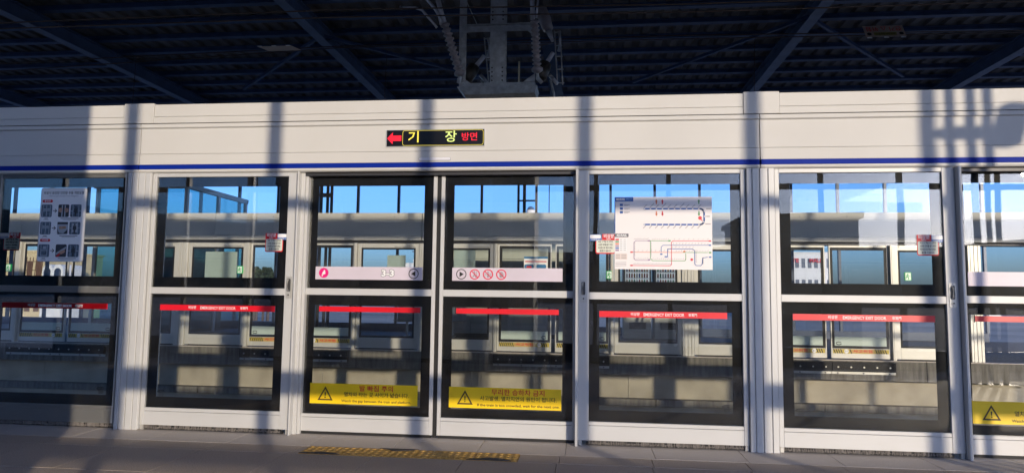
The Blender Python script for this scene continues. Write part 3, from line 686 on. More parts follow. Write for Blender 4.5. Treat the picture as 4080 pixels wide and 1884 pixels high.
for k in range(3): g.line([(U(.01), V(.91+.022*k)), (U(.12), V(.905+.022*k))], .0025)
g.build('legend_lines', M_GREYINK, mp)
for u, v, mt in ((.175, .765, M_RD), (.175, .948, M_RD), (.975, .607, M_RD), (.975, .765, M_GN), (.975, .665, M_SL), (.975, .827, M_SL), (.355, .607, M_PL), (.355, .87, M_PL), (.565, .607, M_GN), (.48, .79, M_SL), (.527, .825, M_SL), (.715, .752, M_OR)):
    g = Print(ym-.001); g.rrect(U(u)-.009, U(u)+.009, V(v)-.005, V(v)+.005, .002, 2); g.build('line_end_badge', mt, mp)

# ================================================================== WINDOW WALL BEHIND THE CAMERA
def window_wall(y, x0m, pitch, ks, dirn, label, ztop, sill, transoms, beam, clere, skip=()):
    """y outer plane; dirn=+1 when the room is on +y side"""
    wl = empty('window_wall', (x0m, y, 0), label, 'window wall')
    xa, xb = x0m+pitch*ks[0], x0m+pitch*ks[-1]
    a, b = sorted((y, y+.12*dirn)); ym_ = (a+b)/2
    box('sill_panel', xa, xb, a, b, -.3, sill, M_SILL, wl)
    box('beam', xa, xb, a-.03, b+.03, beam[0], beam[1], M_MUL, wl)
    box('top_panel', xa, xb, a, b, clere, ztop, M_WALL, wl)
    for (z0, z1) in transoms: box('transom', xa, xb, ym_-.035, ym_+.035, z0, z1, M_MUL, wl)
    for k in ks:
        x = x0m+pitch*k
        MB().box(x-.035, x+.035, ym_-.045, ym_+.045, sill, beam[0]-.001).box(x-.035, x+.035, ym_-.045, ym_+.045, beam[1]+.001, clere-.001).build('mullion', M_MUL, wl)
    for k in ks[:-1]:
        if k in skip: continue
        x = x0m+pitch*k
        levels = [sill]+[t for tr in sorted(transoms) for t in tr]+[beam[0]]
        for i in range(0, len(levels)-1, 2):
            if levels[i+1]-levels[i] > .1:
                box('pane', x+.036, x+pitch-.036, ym_-.004, ym_+.004, levels[i]+.001, levels[i+1]-.001, M_WG, wl)
        box('pane', x+.036, x+pitch-.036, ym_-.004, ym_+.004, beam[1]+.001, clere-.001, M_WG, wl)
    return wl
YW = -1.33
window_wall(YW-.06, .162+.0, 1.251, list(range(-8, 16)), 1, 'glazed window wall behind the near platform, mirrored in the door glass', 6.55, .28,
            [(.98, 1.07), (1.46, 1.64), (2.93, 3.02)], (4.68, 5.06), 5.55)
# lattice post and loudspeaker whose shadows fall on the right header
def lattice(x, y, offs, r, z0, z1, plates, label):
    l = empty('lattice_post', (x, y, z0), label, 'lattice post', 'lattice posts by the window walls')
    for o_ in offs: MB().tube([(x+o_, y, z0+.02), (x+o_, y, z1)], r, 10).build('tube', M_LAT, l, smooth=True)
    for (pz0, pz1) in plates:
        a, b = x+offs[0]-.09, x+offs[-1]+.0
        MB().prism_y([(a, pz0+.02), (a+.07, pz0), (b, pz0), (b, pz1-.02), (b-.04, pz1), (a+.09, pz1), (a, pz1-.02)], y-.02, y+.02).build('tie_plate', M_LAT, l)
    box('base_plate', x+offs[0]-.1, x+offs[-1]+.1, y-.12, y+.12, z0, z0+.02, M_LAT, l)
    return l
PY = .92; SX, SZ = .6033*(DY-PY), .1512*(DY-PY)/.8563      # where their shadows come from
lattice(2.63+SX, PY, (0, .143, .26), .033, 0, 5.69, ((2.275+SZ, 2.375+SZ), (.5, .6)), 'near post of three round tubes whose shadow crosses the right header')
sp = empty('loudspeaker', (3.03+SX, PY, 2.4+SZ), 'tilted loudspeaker on two arms beside the near lattice post', 'loudspeaker')
MB().prism_y([(x+SX, z+SZ) for x, z in [(2.93, 2.25), (2.955, 2.225), (3.02, 2.213), (3.08, 2.225), (3.10, 2.26), (3.155, 2.49), (3.145, 2.525), (3.03, 2.54), (3.0, 2.525), (2.985, 2.49)]], PY-.05, PY+.05).build('case', M_LAT, sp)
for z in (2.485, 2.285): box('arm', 2.91+SX, (2.984 if z > 2.4 else 2.936)+SX, PY-.01, PY+.01, z+SZ, z+.014+SZ, M_LAT, sp)
# dark enclosure behind the camera's left
en = empty('enclosure', (-3.0, -.8, 0), 'dark panelled room behind the viewer, mirrored black in the door glass', 'enclosure')
for i in range(6):
    x = -5.17+i*.7233
    box('wall_panel', x+.004, x+.7193, -.34, -.30, .06, 3.78, M_BOX, en, .004)
for i in range(2):
    box('side_panel', -.86, -.83, -1.22+i*.44, -.80+i*.44+.018, .06, 3.78, M_BOX, en)
    box('side_panel', -5.17, -5.14, -1.22+i*.44, -.80+i*.44+.018, .06, 3.78, M_BOX, en)
box('roof_panel', -5.19, -.81, -1.24, -.28, 3.782, 3.84, M_BOX, en); box('plinth', -5.16, -.84, -1.2, -.31, .001, .058, M_GAP, en)
for x, r_, lb_ in ((-1.52, .014, 'left one over the right sliding leaf'), (-1.20, .022, 'broadest one over the right sliding leaf'), (-1.02, .010, 'thinnest one over the right sliding leaf'), (-5.6, .03, 'broad one left of the enclosure'), (-5.45, .014, 'narrow one left of the enclosure')):
    t_ = MB().tube([(x, -.24, .02), (x, -.24, 4.6)], r_, 8).build('conduit', M_CLAMP, None, smooth=True, cat='pipe', label='pale vertical pipe mirrored in the door glass, '+lb_, group='pale pipes in front of the dark enclosure')
# ================================================================== ROOF
ZR = 6.05
roof = empty('station_roof', (0, 9, ZR), kind='structure')
mb = MB(); p_ = .32; n = int(34/p_)
xs = []
for i in range(n):
    x = -20+i*p_; xs += [(x, 0), (x+.12, 0), (x+.16, .05), (x+.28, .05)]
y0, y1 = -1.6, 19.9; zb = 6.42
vs = [(x, y0, zb+z) for x, z in xs]+[(x, y1, zb+z) for x, z in xs]; k = len(xs)
MB().add(vs, [(i, i+1, k+i+1, k+i) for i in range(k-1)]).build('roof_deck', M_DECK, roof)
box('roof_cover', -20.2, 14.2, y0-.2, y1+.2, 6.50, 6.62, M_WALL, roof)
for i in range(28):
    y = -.8+i*.76
    MB().box(-20, 14, y, y+.13, 6.335, 6.345).box(-20, 14, y, y+.008, 6.346, 6.415).box(-20, 14, y-.03, y+.06, 6.405, 6.4175).build('purlin', M_RBLUE, roof)
for x in (-15.3, -10.45, -5.2, 4.0, 8.6):
    r_ = MB().box(x-.10, x+.10, -1.25, 19.4, ZR-.012, ZR).box(x-.006, x+.006, -1.25, 19.4, ZR+.001, 6.31).box(x-.10, x+.10, -1.25, 19.4, 6.3105, 6.3225).build('rafter', M_RAFT, roof)
for a, b in (((-5.25, 12.6), (-8.6, 15.9)), ((-5.25, 12.6), (-1.9, 15.9)), ((4.0, 12.4), (1.1, 16.0)), ((4.0, 12.4), (7.2, 16.0))):
    MB().bar((a[0], a[1], 6.18), (b[0], b[1], 6.18), .06, .06).build('brace', M_RBLUE, roof)

for i in range(17):
    x = -20+i*2.0; box('bounce_soffit', x+.005, x+1.995, -1.15, 5.2, 5.70, 5.74, mat('bounce_pale', (.8, .8, .78), .7), roof)  # unseen pale ceiling, added to bounce fill light onto the near doors
# gable ends and end walls far down the platforms so the hall reads closed

# ================================================================== TRACK BED
Y2 = 13.0
tb = empty('track_bed', (0, 9.2, -1.25), kind='structure')
box('ballast', -40, 40, 5.56, Y2+.25, -1.7, -1.24, M_BAL, tb)
box('near_platform_wall', -16, 12, 5.30, 5.55, -1.24, -.351, M_CONC, tb)
for tx in (7.35, 11.15):
    tr = empty('railway_track', (0, tx, -1.24), 'railway track with concrete sleepers between the platforms, %s side' % ('near' if tx < 9 else 'far'), 'railway track')
    for s in (-.7175, .7175):
        MB().prism_x([(tx+s-.07, -1.10), (tx+s+.07, -1.10), (tx+s+.012, -1.07), (tx+s+.035, -.965), (tx+s+.035, -.93), (tx+s-.035, -.93), (tx+s-.035, -.965), (tx+s-.012, -1.07)], -22, 18).build('rail', M_RAIL, tr)
    me = None
    for i in range(60):
        x = -21+i*.64
        if me is None:
            o = box('sleeper', x, x+.24, tx-1.2, tx+1.2, -1.23, -1.101, M_CONC, tr, .01); me = o
        else:
            o = me.copy(); COL.objects.link(o); o.parent = tr; o.location = me.location+Vector((i*.64, 0, 0))

# ================================================================== OPPOSITE PLATFORM
op = empty('opposite_platform', (0, Y2+3, 0), kind='structure')
for i in range(12):
    x = -21+i*3.0
    box('edge_slab', x+.004, x+2.996, 12.86, Y2+6.7, -.345, -.002, M_CONC2, op, .006)
    box('retaining_panel', x+.806, x+3.798, 13.16, 13.4, -.80, -.346, M_CONC, op)
    box('ledge', x+1.3, x+4.294, 12.98, 13.5, -.93, -.801, M_CONC2, op, .008)
    box('footing', x+1.3, x+4.294, 13.05, 13.5, -1.24, -.931, M_CONC, op)
for k in range(-16, 14):
    box('kerb_stone', k*1.2+.003, k*1.2+1.197, 12.88, 13.03, -.0018, .012, M_STRIP, op, .002)
# window wall opposite
opp_w = window_wall(19.5, -6.80, 1.25, list(range(-11, 15)), 1, 'glazed window wall of the opposite platform with dark blue mullions against the sky', 6.55, .22,
            [(.94, 1.0), (5.0, 5.05)], (4.95, 5.1), 5.7)
lattice(-7.66, 18.85, (0, .19, .31), .045, .0, 6.0, ((3.85, 3.97), (1.55, 1.65)), 'post of three round tubes with tie plates by the opposite window wall')
# narrow glazed lobby frame on the opposite side
lf = empty('lobby_frame', (-1.3, 18.9, 0), 'dark rounded double frame with thin glazing bars before the opposite windows', 'frame')
for xa, xb in ((-1.93, -1.87), (-1.74, -1.69), (-1.425, -1.36)): box('upright', xa, xb, 18.85, 18.95, .0, 4.9, M_MUL, lf)
box('cross_bar', -1.869, -1.741, 18.87, 18.93, 3.72, 3.76, M_MUL, lf); box('cross_bar', -1.689, -1.426, 18.87, 18.93, 3.72, 3.76, M_MUL, lf)
box('upright', -1.045, -1.02, 18.88, 18.92, 3.0, 4.9, M_MUL, lf)

# opposite header
CO = -.62; PO = 5.03
ohd_lab = ['stretch of far door header seen through the left emergency doors', 'stretch of far door header seen through the sliding double door', 'stretch of far door header seen through the map door and right doors']
for i, (xa, xb) in enumerate(((-16.0, -3.19), (-3.18, 1.84), (1.85, 11.9))):
    h = empty('far_door_header', ((xa+xb)/2, Y2+.2, 2.12), ohd_lab[i], 'door header', 'header stretches over the far screen doors')
    n = max(1, round((xb-xa)/5.03)); L = (xb-xa)/n
    for q_ in range(n):
        a, b = xa+q_*L, xa+(q_+1)*L-.006
        box('cap_panel', a, b, Y2-.10, Y2+.35, 2.53, 2.675, M_OHD, h, .004)
        box('main_panel', a, b, Y2-.085, Y2+.35, 2.225, 2.526, M_OHD, h, .004)
        box('lower_panel', a, b, Y2-.10, Y2+.35, 2.135, 2.221, M_OHD, h, .004)
        for r_ in range(6):
            x = a+.4+r_*.83; MB().tube([(x, Y2-.101, 2.600), (x, Y2-.106, 2.600)], .009, 8).build('screw', M_GREYINK, h)
box('far_door_track', -16, 11.9, Y2+.02, Y2+.3, 2.085, 2.128, mat('track_dark', (.06, .06, .065), .5, .5), None, label='dark guide track running under the far door header', cat='door track')

# opposite doors ------------------------------------------------------------
M_OFRIT = mat('far_border', (.018, .019, .021), .5, spec=.2)
def far_leaf(xa, xb, side, idx, name='far_sliding_door'):
    d = empty('far_sliding_door', ((xa+xb)/2, Y2+.05, 0), None, 'sliding door', 'sliding doors of the far screen')
    y = Y2+.03; t = .05
    px0, px1 = (xa+.035, xb-.022) if side == 'L' else (xa+.022, xb-.035)
    box('stile', xa, px0-.001, y, y+t, .03, 2.08, M_OFR, d, .003); box('stile', px1+.001, xb, y, y+t, .03, 2.08, M_OFR, d, .003)
    box('top_rail', px0, px1, y+.001, y+t, 2.045, 2.08, M_OFR, d); box('mid_rail', px0, px1, y+.001, y+t, 1.08, 1.135, M_OFR, d)
    box('bottom_rail', px0, px1, y+.001, y+t, .03, .205, M_OFR, d)
    c0, c1 = px0+.045, px1-.045
    for nm, za, zb_, ca, cb in (('upper_glass', 2.044, 1.136, 1.99, 1.19), ('lower_glass', 1.079, .206, 1.02, .248)):
        g = box(nm, px0, px1, y+.014, y+.022, zb_, za, M_OG, d)
        mb = MB(); mb.box(px0, px1, y+.011, y+.0125, ca, za); mb.box(px0, px1, y+.011, y+.0125, zb_, cb)
        mb.box(px0, c0, y+.011, y+.0125, cb, ca); mb.box(c1, px1, y+.011, y+.0125, cb, ca); mb.build('black_border', M_OFRIT, g)
    box('frosted_band', c0, c1, y+.009, y+.0108, .255, .415, M_FROST, d)
    q = Print(y+.0085); xm = c0+.07 if idx % 2 else c1-.07
    q.line([(xm+.045*math.cos(R(a)), .30+.022*math.sin(R(a))) for a in range(30, 200, 20)], .012); q.line([(xm+.045*math.cos(R(a)), .295+.022*math.sin(R(a))) for a in range(210, 370, 20)], .014); q.build('maker_mark', M_INK, d)
    # hazard band
    z0, z1 = .118, .198; h0, h1 = px0+.01, px1-.01
    hz = box('hazard_band', h0, h1, y-.0015, y+.0005, z0, z1, mat('hazard_yellow', (.55, .42, .08), .6), d)
    q = Print(y-.0016); W = h1-h0
    lab = (.30, .72) if side == 'L' else (.33, .74)
    circ_u = .80 if side == 'L' else .24
    for k in range(24):
        u = k/24
        if lab[0]-.035 < u < lab[1] or abs(u+.03-circ_u) < .055 or u > .955: continue
        x = h0+u*W; q.poly([(x+.030, z0), (x+.048, z0), (x+.018, z1), (x, z1)])
    q.build('black_stripes', M_INK, hz)
    q = Print(y-.0016); q.rect(h0+lab[0]*W, h0+lab[1]*W, z0+.006, z1-.006); lb = q.build('label_field', mat('hazard_label', (.58, .36, .12), .6), hz)
    text('사고위험', h0+(lab[0]+lab[1])/2*W, y-.003, (z0+z1)/2, .062, M_REDP, hz, .02, width=W*.34)
    q = Print(y-.0024); q.disc(h0+circ_u*W, (z0+z1)/2, .038, 18); q.build('number_disc', M_PAPER, hz)
    text('2-%d' % idx, h0+circ_u*W, y-.0036, (z0+z1)/2, .036, M_GREYINK, hz, .02)
    return d
def far_em(xa, xb, lab, gname='emergency doors of the far screen'):
    d = empty('far_emergency_door', ((xa+xb)/2, Y2+.03, 0), lab, 'door', gname)
    y = Y2; t = .05; a, b = xa+.075, xb-.075
    box('stile', xa, a-.001, y, y+t, .035, 2.08, M_OFR, d, .003); box('stile', b+.001, xb, y, y+t, .035, 2.08, M_OFR, d, .003)
    box('top_rail', a, b, y+.001, y+t, 1.995, 2.08, M_OFR, d); box('mid_rail', a, b, y+.001, y+t, 1.08, 1.135, M_OFR, d)
    box('bottom_rail', a, b, y+.001, y+t, .036, .235, M_OFR, d, .002)
    for nm, za, zb_ in (('upper_glass', 1.994, 1.136), ('lower_glass', 1.079, .236)):
        g = box(nm, a, b, y+.014, y+.022, zb_, za, M_OG, d)
        mb = MB(); e = .035; mb.box(a, b, y+.011, y+.0125, za-e, za); mb.box(a, b, y+.011, y+.0125, zb_, zb_+e)
        mb.box(a, a+e, y+.011, y+.0125, zb_+e, za-e); mb.box(b-e, b, y+.011, y+.0125, zb_+e, za-e); mb.build('black_border', M_OFRIT, g)
    MB().box(a+.02, a+.055, y-.012, y-.0005, 2.035, 2.07).box(b-.40, b-.02, y-.03, y-.0005, 2.015, 2.06).build('door_closer', M_OFR, d)
    box('bottom_seal', a, b, y+.01, y+t, .014, .034, M_GAP, d)
    return d
far_specs = {-2: 4, -1: 3, 0: 2, 1: 1}
wh = {-2: 'behind the instruction-board door', -1: 'behind the left sliding leaf', 0: 'behind the right sliding leaf', 1: 'behind the rightmost emergency door'}
for k, idx in far_specs.items():
    c = CO+PO*k
    a = far_leaf(c-1.08, c-.037, 'L', idx); a['label'] = 'far left-hand sliding leaf with hazard band marked 2-%d, seen %s' % (idx, wh[k] if k != 1 else 'left in the rightmost emergency door')
    b = far_leaf(c+.037, c+1.08, 'R', idx); b['label'] = 'far right-hand sliding leaf with hazard band marked 2-%d, pair partner of the leaf %s' % (idx, wh[k])
    for s, nm in ((-1, 'left'), (1, 'right')):
        x = c+s*1.115; pl = empty('far_door_post', (x, Y2+.02, 0), 'slim pale post on the %s of the far sliding pair numbered 2-%d' % (nm, idx), 'door post', 'slim posts of the far screen')
        box('post_face', x-.030, x+.030, Y2-.03, Y2+.08, 0.013, 2.084, M_OFR, pl, .004)
        box('post_edge', x-.006, x+.006, Y2-.036, Y2-.0305, 0.013, 2.084, M_OFR, pl)
    far_em(c-2.40, c-1.155, 'far emergency door left of the far sliding pair numbered 2-%d' % idx)
    far_em(c+1.155, c+2.40, 'far emergency door right of the far sliding pair numbered 2-%d' % idx)
    pillar(c+2.515, .215, Y2-.03, Y2+.2, M_OFR, 'pale far pillar right of the emergency door beside the sliding pair 2-%d' % idx, 'pillars of the far screen', True, 2.084, .013)
# rubber fenders along the opposite platform edge
for i, k in enumerate(far_specs):
    c = CO+PO*k; xa, xb = c-1.12, c+1.06
    f = empty('edge_fender', ((xa+xb)/2, 12.85, -.12), 'black rubber bumper with steel strip on the far platform edge under the sliding pair 2-%d' % far_specs[k], 'bumper', 'rubber bumpers along the far platform edge')
    for q_ in range(2):
        a = xa+q_*(xb-xa)/2; b = a+(xb-xa)/2-.006
        box('rubber_panel', a, b, 12.80, 12.859, -.185, -.016, M_RUB, f, .005)
        box('steel_strip', a, b, 12.835, 12.859, -.232, -.187, M_STEEL, f, .002)
        for r_ in range(5):
            x = a+.10+r_*.22
            MB().tube([(x, 12.7995, -.105), (x, 12.790, -.105)], .015, 10).build('bolt', M_STEEL, f)
            if r_ in (0, 2, 4): MB().tube([(x, 12.8345, -.212), (x, 12.828, -.212)], .015, 8).build('bolt', M_GREYINK, f)

# exit signs (green running figure)
def exit_sign(x, z, y, where):
    s = empty('exit_sign', (x, y, z), 'small green running-figure exit sign %s' % where, 'exit sign', 'green exit signs on the far screen')
    MB().prism_y(rr_pts(x-.055, x+.055, z-.075, z+.075, .012, 3), y-.03, y).build('sign_plate', M_GREEN, s)
    q = Print(y-.031); q.rrect(x-.045, x+.045, z-.064, z+.064, .010); q.build('pale_field', M_EXW, s)
    q = Print(y-.032); q.disc(x-.005, z+.042, .010, 10); q.line([(x-.003, z+.027), (x-.011, z-.003), (x-.030, z-.015), (x-.036, z-.03)], .014); q.line([(x-.011, z-.003), (x+.011, z-.022), (x+.005, z-.052)], .014)
    q.line([(x-.027, z+.003), (x-.024, z+.022), (x-.003, z+.025), (x+.019, z+.008), (x+.03, z+.01)], .010); q.build('running_figure', M_GREEN, s)
    return s
exit_sign(-12.02, 1.535, Y2-.002, 'low on the far pillar behind the instruction-board door')
exit_sign(-6.92, 1.535, Y2-.002, 'beside the pale board seen through the second emergency door')
exit_sign(.44, 1.50, Y2-.002, 'just under the route map')
exit_sign(5.79, 1.52, Y2-.002, 'seen through the rightmost emergency door')

# pale boards (backs of posters) on the far doors
def board(x0, x1, z0, z1, y, lab, mt=M_FROST):
    b = box('poster_back', x0, x1, y, y+.004, z0, z1, mt, None, label=lab, cat='board', group='pale poster backs on the far doors'); return b
board(-7.70, -7.02, 1.25, 1.90, Y2+.03, 'large pale green poster back seen through the second emergency door')
board(-3.90, -3.53, 1.25, 1.85, Y2+.03, 'small pale green poster back seen through the left sliding leaf')
board(-2.56, -2.14, 1.25, 2.00, Y2+.03, 'pale green poster back seen at the left of the right sliding leaf')
nb = empty('notice', (-.94, Y2+.035, 1.75), 'blue and white notice low in the far pane behind the right sliding leaf', 'notice')
box('notice_sheet', -1.19, -.73, Y2+.030, Y2+.034, 1.58, 1.84, M_PAPER, nb)
q = Print(Y2+.0295); q.rect(-1.19, -.73, 1.80, 1.84); q.rrect(-1.18, -1.00, 1.60, 1.69, .03); q.rrect(-.95, -.76, 1.61, 1.69, .03); q.build('blue_print', mat('notice_blue', (.03, .18, .38), .5), nb)
q = Print(Y2+.0288); q.rrect(-1.14, -1.04, 1.62, 1.66, .015); q.line([(-1.16, 1.745), (-.76, 1.745)], .02); q.build('red_print', M_REDP, nb)

# ---------- things standing on the opposite platform
bt = empty('kiosk', (-1.9, 18.2, 0), 'pale grey-green panelled kiosk on the opposite platform', 'kiosk')
for i in range(5):
    x = -3.75+i*.80
    box('wall_panel', x+.006, x+.794, 17.35, 17.40, 2.02, 3.0, M_BOOTH, bt); box('wall_panel', x+.006, x+.794, 17.35, 17.40, .75, 2.01, M_BOOTH, bt); box('wall_panel', x+.006, x+.794, 17.35, 17.40, .10, .74, M_WALL, bt)
box('core', -3.74, .24, 17.41, 19.2, 0, 2.99, M_WALL, bt); box('plinth', -3.74, .24, 17.36, 17.409, 0, .098, M_GAP, bt)
for i, x in enumerate((.98, 1.78)):
    vm = empty('vending_machine', (x+.36, 18.2, 0), '%s vending machine with rows of bottles, seen under the route map' % ('left' if i == 0 else 'right'), 'vending machine', 'drink vending machines under the route map')
    box('cabinet', x, x+.72, 18.05, 18.75, 0, 1.98, mat('vend_beige', (.45, .43, .38), .5), vm, .01)
    box('display_recess', x+.05, x+.67, 18.03, 18.0495, 1.15, 1.90, mat('vend_lit', (.5, .5, .5), .4, emit=(.9, .95, 1), estr=.25), vm)
    for sh in range(3):
        z = 1.42+sh*.16; box('shelf', x+.06, x+.66, 17.99, 18.029, z-.012, z, M_STEEL, vm)
        for b_ in range(9):
            bx = x+.09+b_*.065; mt = random.choice([mat('can_red', (.5, .04, .03), .35), mat('can_white', (.6, .6, .6), .35), mat('can_green', (.05, .35, .15), .35), mat('can_blue', (.04, .12, .4), .35), mat('can_orange', (.6, .25, .03), .35)])
            MB().tube([(bx, 18.01, z+.001), (bx, 18.01, z+.09), (bx, 18.01, z+.115)], [.02, .02, .010], 8).build('drink_bottle', mt, vm)
    box('button_panel', x+.06, x+.66, 18.01, 18.029, 1.20, 1.38, mat('vend_violet', (.25, .25, .6), .4, emit=(.35, .35, 1), estr=.35), vm)
    box('pickup_flap', x+.15, x+.57, 18.02, 18.049, .25, .42, M_GAP, vm); box('front_panel', x+.06, x+.66, 18.03, 18.049, .50, 1.05, mat('vend_front', (.52, .50, .44), .5), vm)

# teal lift enclosure, far left
lt = empty('glass_lift', (-11.4, 17.7, 0), 'teal glass lift shaft with silver frame on the opposite platform at left', 'lift shaft')
LX, LY0, LY1, LZ = -10.15, 16.2, 19.2, 3.78
for y in (LY0, LY0+1.5, LY1):
    box('post', LX-.05, LX+.03, y-.045, y+.045, 0, LZ-.07, M_STEEL, lt)
for x in (-12.6, -11.4): box('post', x-.04, x+.04, LY0-.04, LY0+.04, 0, LZ-.07, M_STEEL, lt)
box('top_beam', LX-.07, LX+.05, LY0-.06, LY1+.06, LZ-.069, LZ+.05, M_OFR, lt); box('top_beam', -12.7, LX-.071, LY0-.06, LY0+.06, LZ-.069, LZ+.05, M_OFR, lt)
for y in (LY0+.05, LY0+1.55): box('glass_pane', LX-.012, LX-.004, y, y+1.40, .02, LZ-.08, M_TEAL, lt)
for x in (-12.55, -11.35): box('glass_pane', x, x+1.14, LY0-.004, LY0+.004, .02, LZ-.08, M_TEAL, lt)
box('car', -12.3, -10.6, 17.2, 18.9, .05, 2.5, M_WALL, lt, .01)

# passenger seated on a bench behind the far doors
bn = empty('bench', (-3.9, 17.2, 0), 'metal platform bench behind the far emergency door', 'bench')
for i in range(3):
    x = -4.85+i*.62
    MB().prism_x([(16.85, .43), (17.25, .41), (17.33, .80), (17.36, .80), (17.29, .39), (16.85, .41)], x, x+.56).build('seat_shell', mat('bench_grey', (.2, .22, .25), .4, .5), bn)
for x in (-4.55, -3.35): MB().bar((x, 17.1, .40), (x, 17.1, .02), .05, .05).bar((x, 16.85, .025), (x, 17.35, .025), .05, .03).build('leg', M_STEEL, bn)
MB().bar((-4.8, 17.1, .39), (-3.1, 17.1, .39), .05, .04).build('seat_beam', M_STEEL, bn)
def person(x, y, lab):
    pr_ = empty('person', (x, y, 0), lab, 'person')
    J = [((0,0,.50),.14), ((0,.02,.70),.135), ((0,.05,.92),.15), ((0,.05,1.05),.07), ((0,.04,1.13),.055), ((0,.02,1.24),.095), ((0,.02,1.33),.075),
         ((.10,-.02,.50),.095), ((.12,-.42,.50),.07), ((.12,-.46,.12),.045), ((.12,-.60,.06),.035),
         ((-.10,-.02,.50),.095), ((-.10,-.40,.54),.07), ((-.02,-.55,.20),.045), ((-.02,-.70,.17),.035),
         ((.19,.05,1.0),.06), ((.24,.0,.76),.045), ((.12,-.20,.66),.03), ((-.19,.05,1.0),.06), ((-.24,.0,.76),.045), ((-.12,-.20,.66),.03)]
    E_ = [(0,1),(1,2),(2,3),(3,4),(4,5),(5,6),(0,7),(7,8),(8,9),(9,10),(0,11),(11,12),(12,13),(13,14),(2,15),(15,16),(16,17),(2,18),(18,19),(19,20)]
    me = bpy.data.meshes.new('body'); me.from_pydata([p for p, r in J], E_, []); o = bpy.data.objects.new('body', me); COL.objects.link(o)
    md = o.modifiers.new('s', 'SKIN'); o.modifiers.new('u', 'SUBSURF').levels = 1; o.modifiers['u'].render_levels = 1
    for i, (p, r) in enumerate(J): me.skin_vertices[0].data[i].radius = (r, r)
    me.skin_vertices[0].data[0].use_root = True
    bpy.context.view_layer.update(); m2 = bpy.data.meshes.new_from_object(o.evaluated_get(bpy.context.evaluated_depsgraph_get()))
    bpy.data.objects.remove(o); m2.name = 'body'
    m2.materials.clear(); m2.materials.append(mat('clothes_navy', (.03, .035, .05), .8)); m2.materials.append(mat('skin_tone', (.45, .28, .2), .6)); m2.materials.append(mat('shoe_grey', (.4, .4, .42), .6)); m2.materials.append(mat('hair_black', (.01, .01, .01), .6))
    for pl in m2.polygons:
        c = pl.center; pl.use_smooth = True
        pl.material_index = 3 if c.z > 1.27 or (c.z > 1.17 and c.y > .06) else 1 if c.z > 1.08 else 2 if (c.y < -.5 and c.z < .24) else 0
    b = bpy.data.objects.new('body', m2); COL.objects.link(b); b.parent = pr_
    return pr_
person(-4.0, 17.08, 'passenger in dark clothes sitting on the bench behind the far doors, one foot raised')

# ================================================================== OVERHEAD LINE
def P3(x, z, y): return (x, y, z)
mast = empty('catenary_frame', (-1.2, 9.1, 3.9), 'galvanised hanging steel frame with bolted column between the tracks', 'overhead line frame')
YM = 9.1
mb = MB(); mb.box(-1.337, -1.127, YM, YM+.012, 4.0165, 6.33).box(-1.337, -1.127, YM+.188, YM+.2, 4.0165, 6.33).box(-1.238, -1.226, YM+.0125, YM+.1875, 4.0165, 6.33)
mb.build('column', M_GALV, mast)
for zz in [4.06, 4.12, 4.18, 4.24]+[4.93, 4.985, 5.04, 5.10]:
    for xx in (-1.305, -1.16): MB().tube([(xx, YM-.0005, zz), (xx, YM-.010, zz)], .011, 6).build('bolt', M_GAP, mast)
MB().box(-1.766, -1.758, YM-.05, YM+.05, 4.0165, 6.3).box(-1.7575, -1.664, YM-.05, YM-.042, 4.0165, 6.3).build('left_channel', M_GALV, mast)
MB().box(-1.757, -.72, YM-.012, YM-.0045, 4.755, 4.845).box(-1.757, -.72, YM-.07, YM-.0125, 4.838, 4.846).build('cross_bar', M_GALV, mast)
MB().box(-1.755, -.70, YM-.055, YM-.048, 3.955, 4.013).box(-1.755, -.70, YM-.0475, YM+.25, 4.005, 4.013).build('bottom_beam', M_GALV, mast)
MB().add([(-1.775, YM-.10, 3.953), (-.67, YM-.10, 3.953), (-.67, YM-.10, 3.945), (-1.775, YM-.10, 3.945), (-1.68, YM-.06, 3.85), (-.70, YM-.06, 3.86), (-.70, YM-.05, 3.86), (-1.68, YM-.05, 3.85), (-1.775, YM+.3, 3.953), (-.67, YM+.3, 3.953), (-1.68, YM+.3, 3.85), (-.70, YM+.3, 3.86)],
         [(0, 1, 2, 3), (3, 2, 5, 4), (4, 5, 11, 10), (0, 8, 9, 1), (0, 3, 4, 10, 8), (1, 9, 11, 5, 2), (8, 10, 11, 9)]).build('bottom_flange', M_GALV, mast)
for tri in ([(-1.757, 4.755), (-1.757, 4.65), (-1.615, 4.755)], [(-1.75, 4.014), (-1.60, 4.014), (-1.75, 4.12)], [(-.70, 4.014), (-.86, 4.014), (-.70, 4.13)], [(-.72, 4.755), (-.84, 4.755), (-.72, 4.66)], [(-1.757, 4.847), (-1.66, 4.847), (-1.757, 4.92)]):
    MB().prism_y(tri[::-1] if False else tri, YM-.068, YM-.0565).build('gusset_plate', M_GALV, mast)
MB().bar((-1.70, YM+.12, 5.25), (-1.52, YM+.12, 4.86), .10, .01).build('brace_plate', M_GALV, mast)
MB().bar((-.60, 10.4, 5.0), (-.42, 10.4, 4.0), .20, .20).build('rear_strut', M_RAFT, mast)
def insulator(a, b, r, n, label, mt=M_INS, smooth_body=False):
    o = empty('insulator', a, label, 'insulator', 'insulators of the overhead line')
    if smooth_body:
        MB().lathe(a, b, [(0, r*.55), (.06, r*.95), (.5, r), (.94, r*.8), (1, r*.5)], 16).build('body', mt, o, smooth=True); return o
    pr2 = [(0, r*.6)]
    for i in range(n):
        t0 = i/n; d = 1/n; pr2 += [(t0+d*.08, r*.62), (t0+d*.30, r), (t0+d*.55, r*.98), (t0+d*.80, r*.64)]
    pr2.append((1, r*.55)); MB().lathe(a, b, pr2, 18).build('shed_body', mt, o, smooth=True); return o
i1 = insulator((-1.925, 8.8, 4.775), (-1.745, 8.95, 4.17), .066, 10, 'left ribbed brown insulator slanting down to the hanging frame')
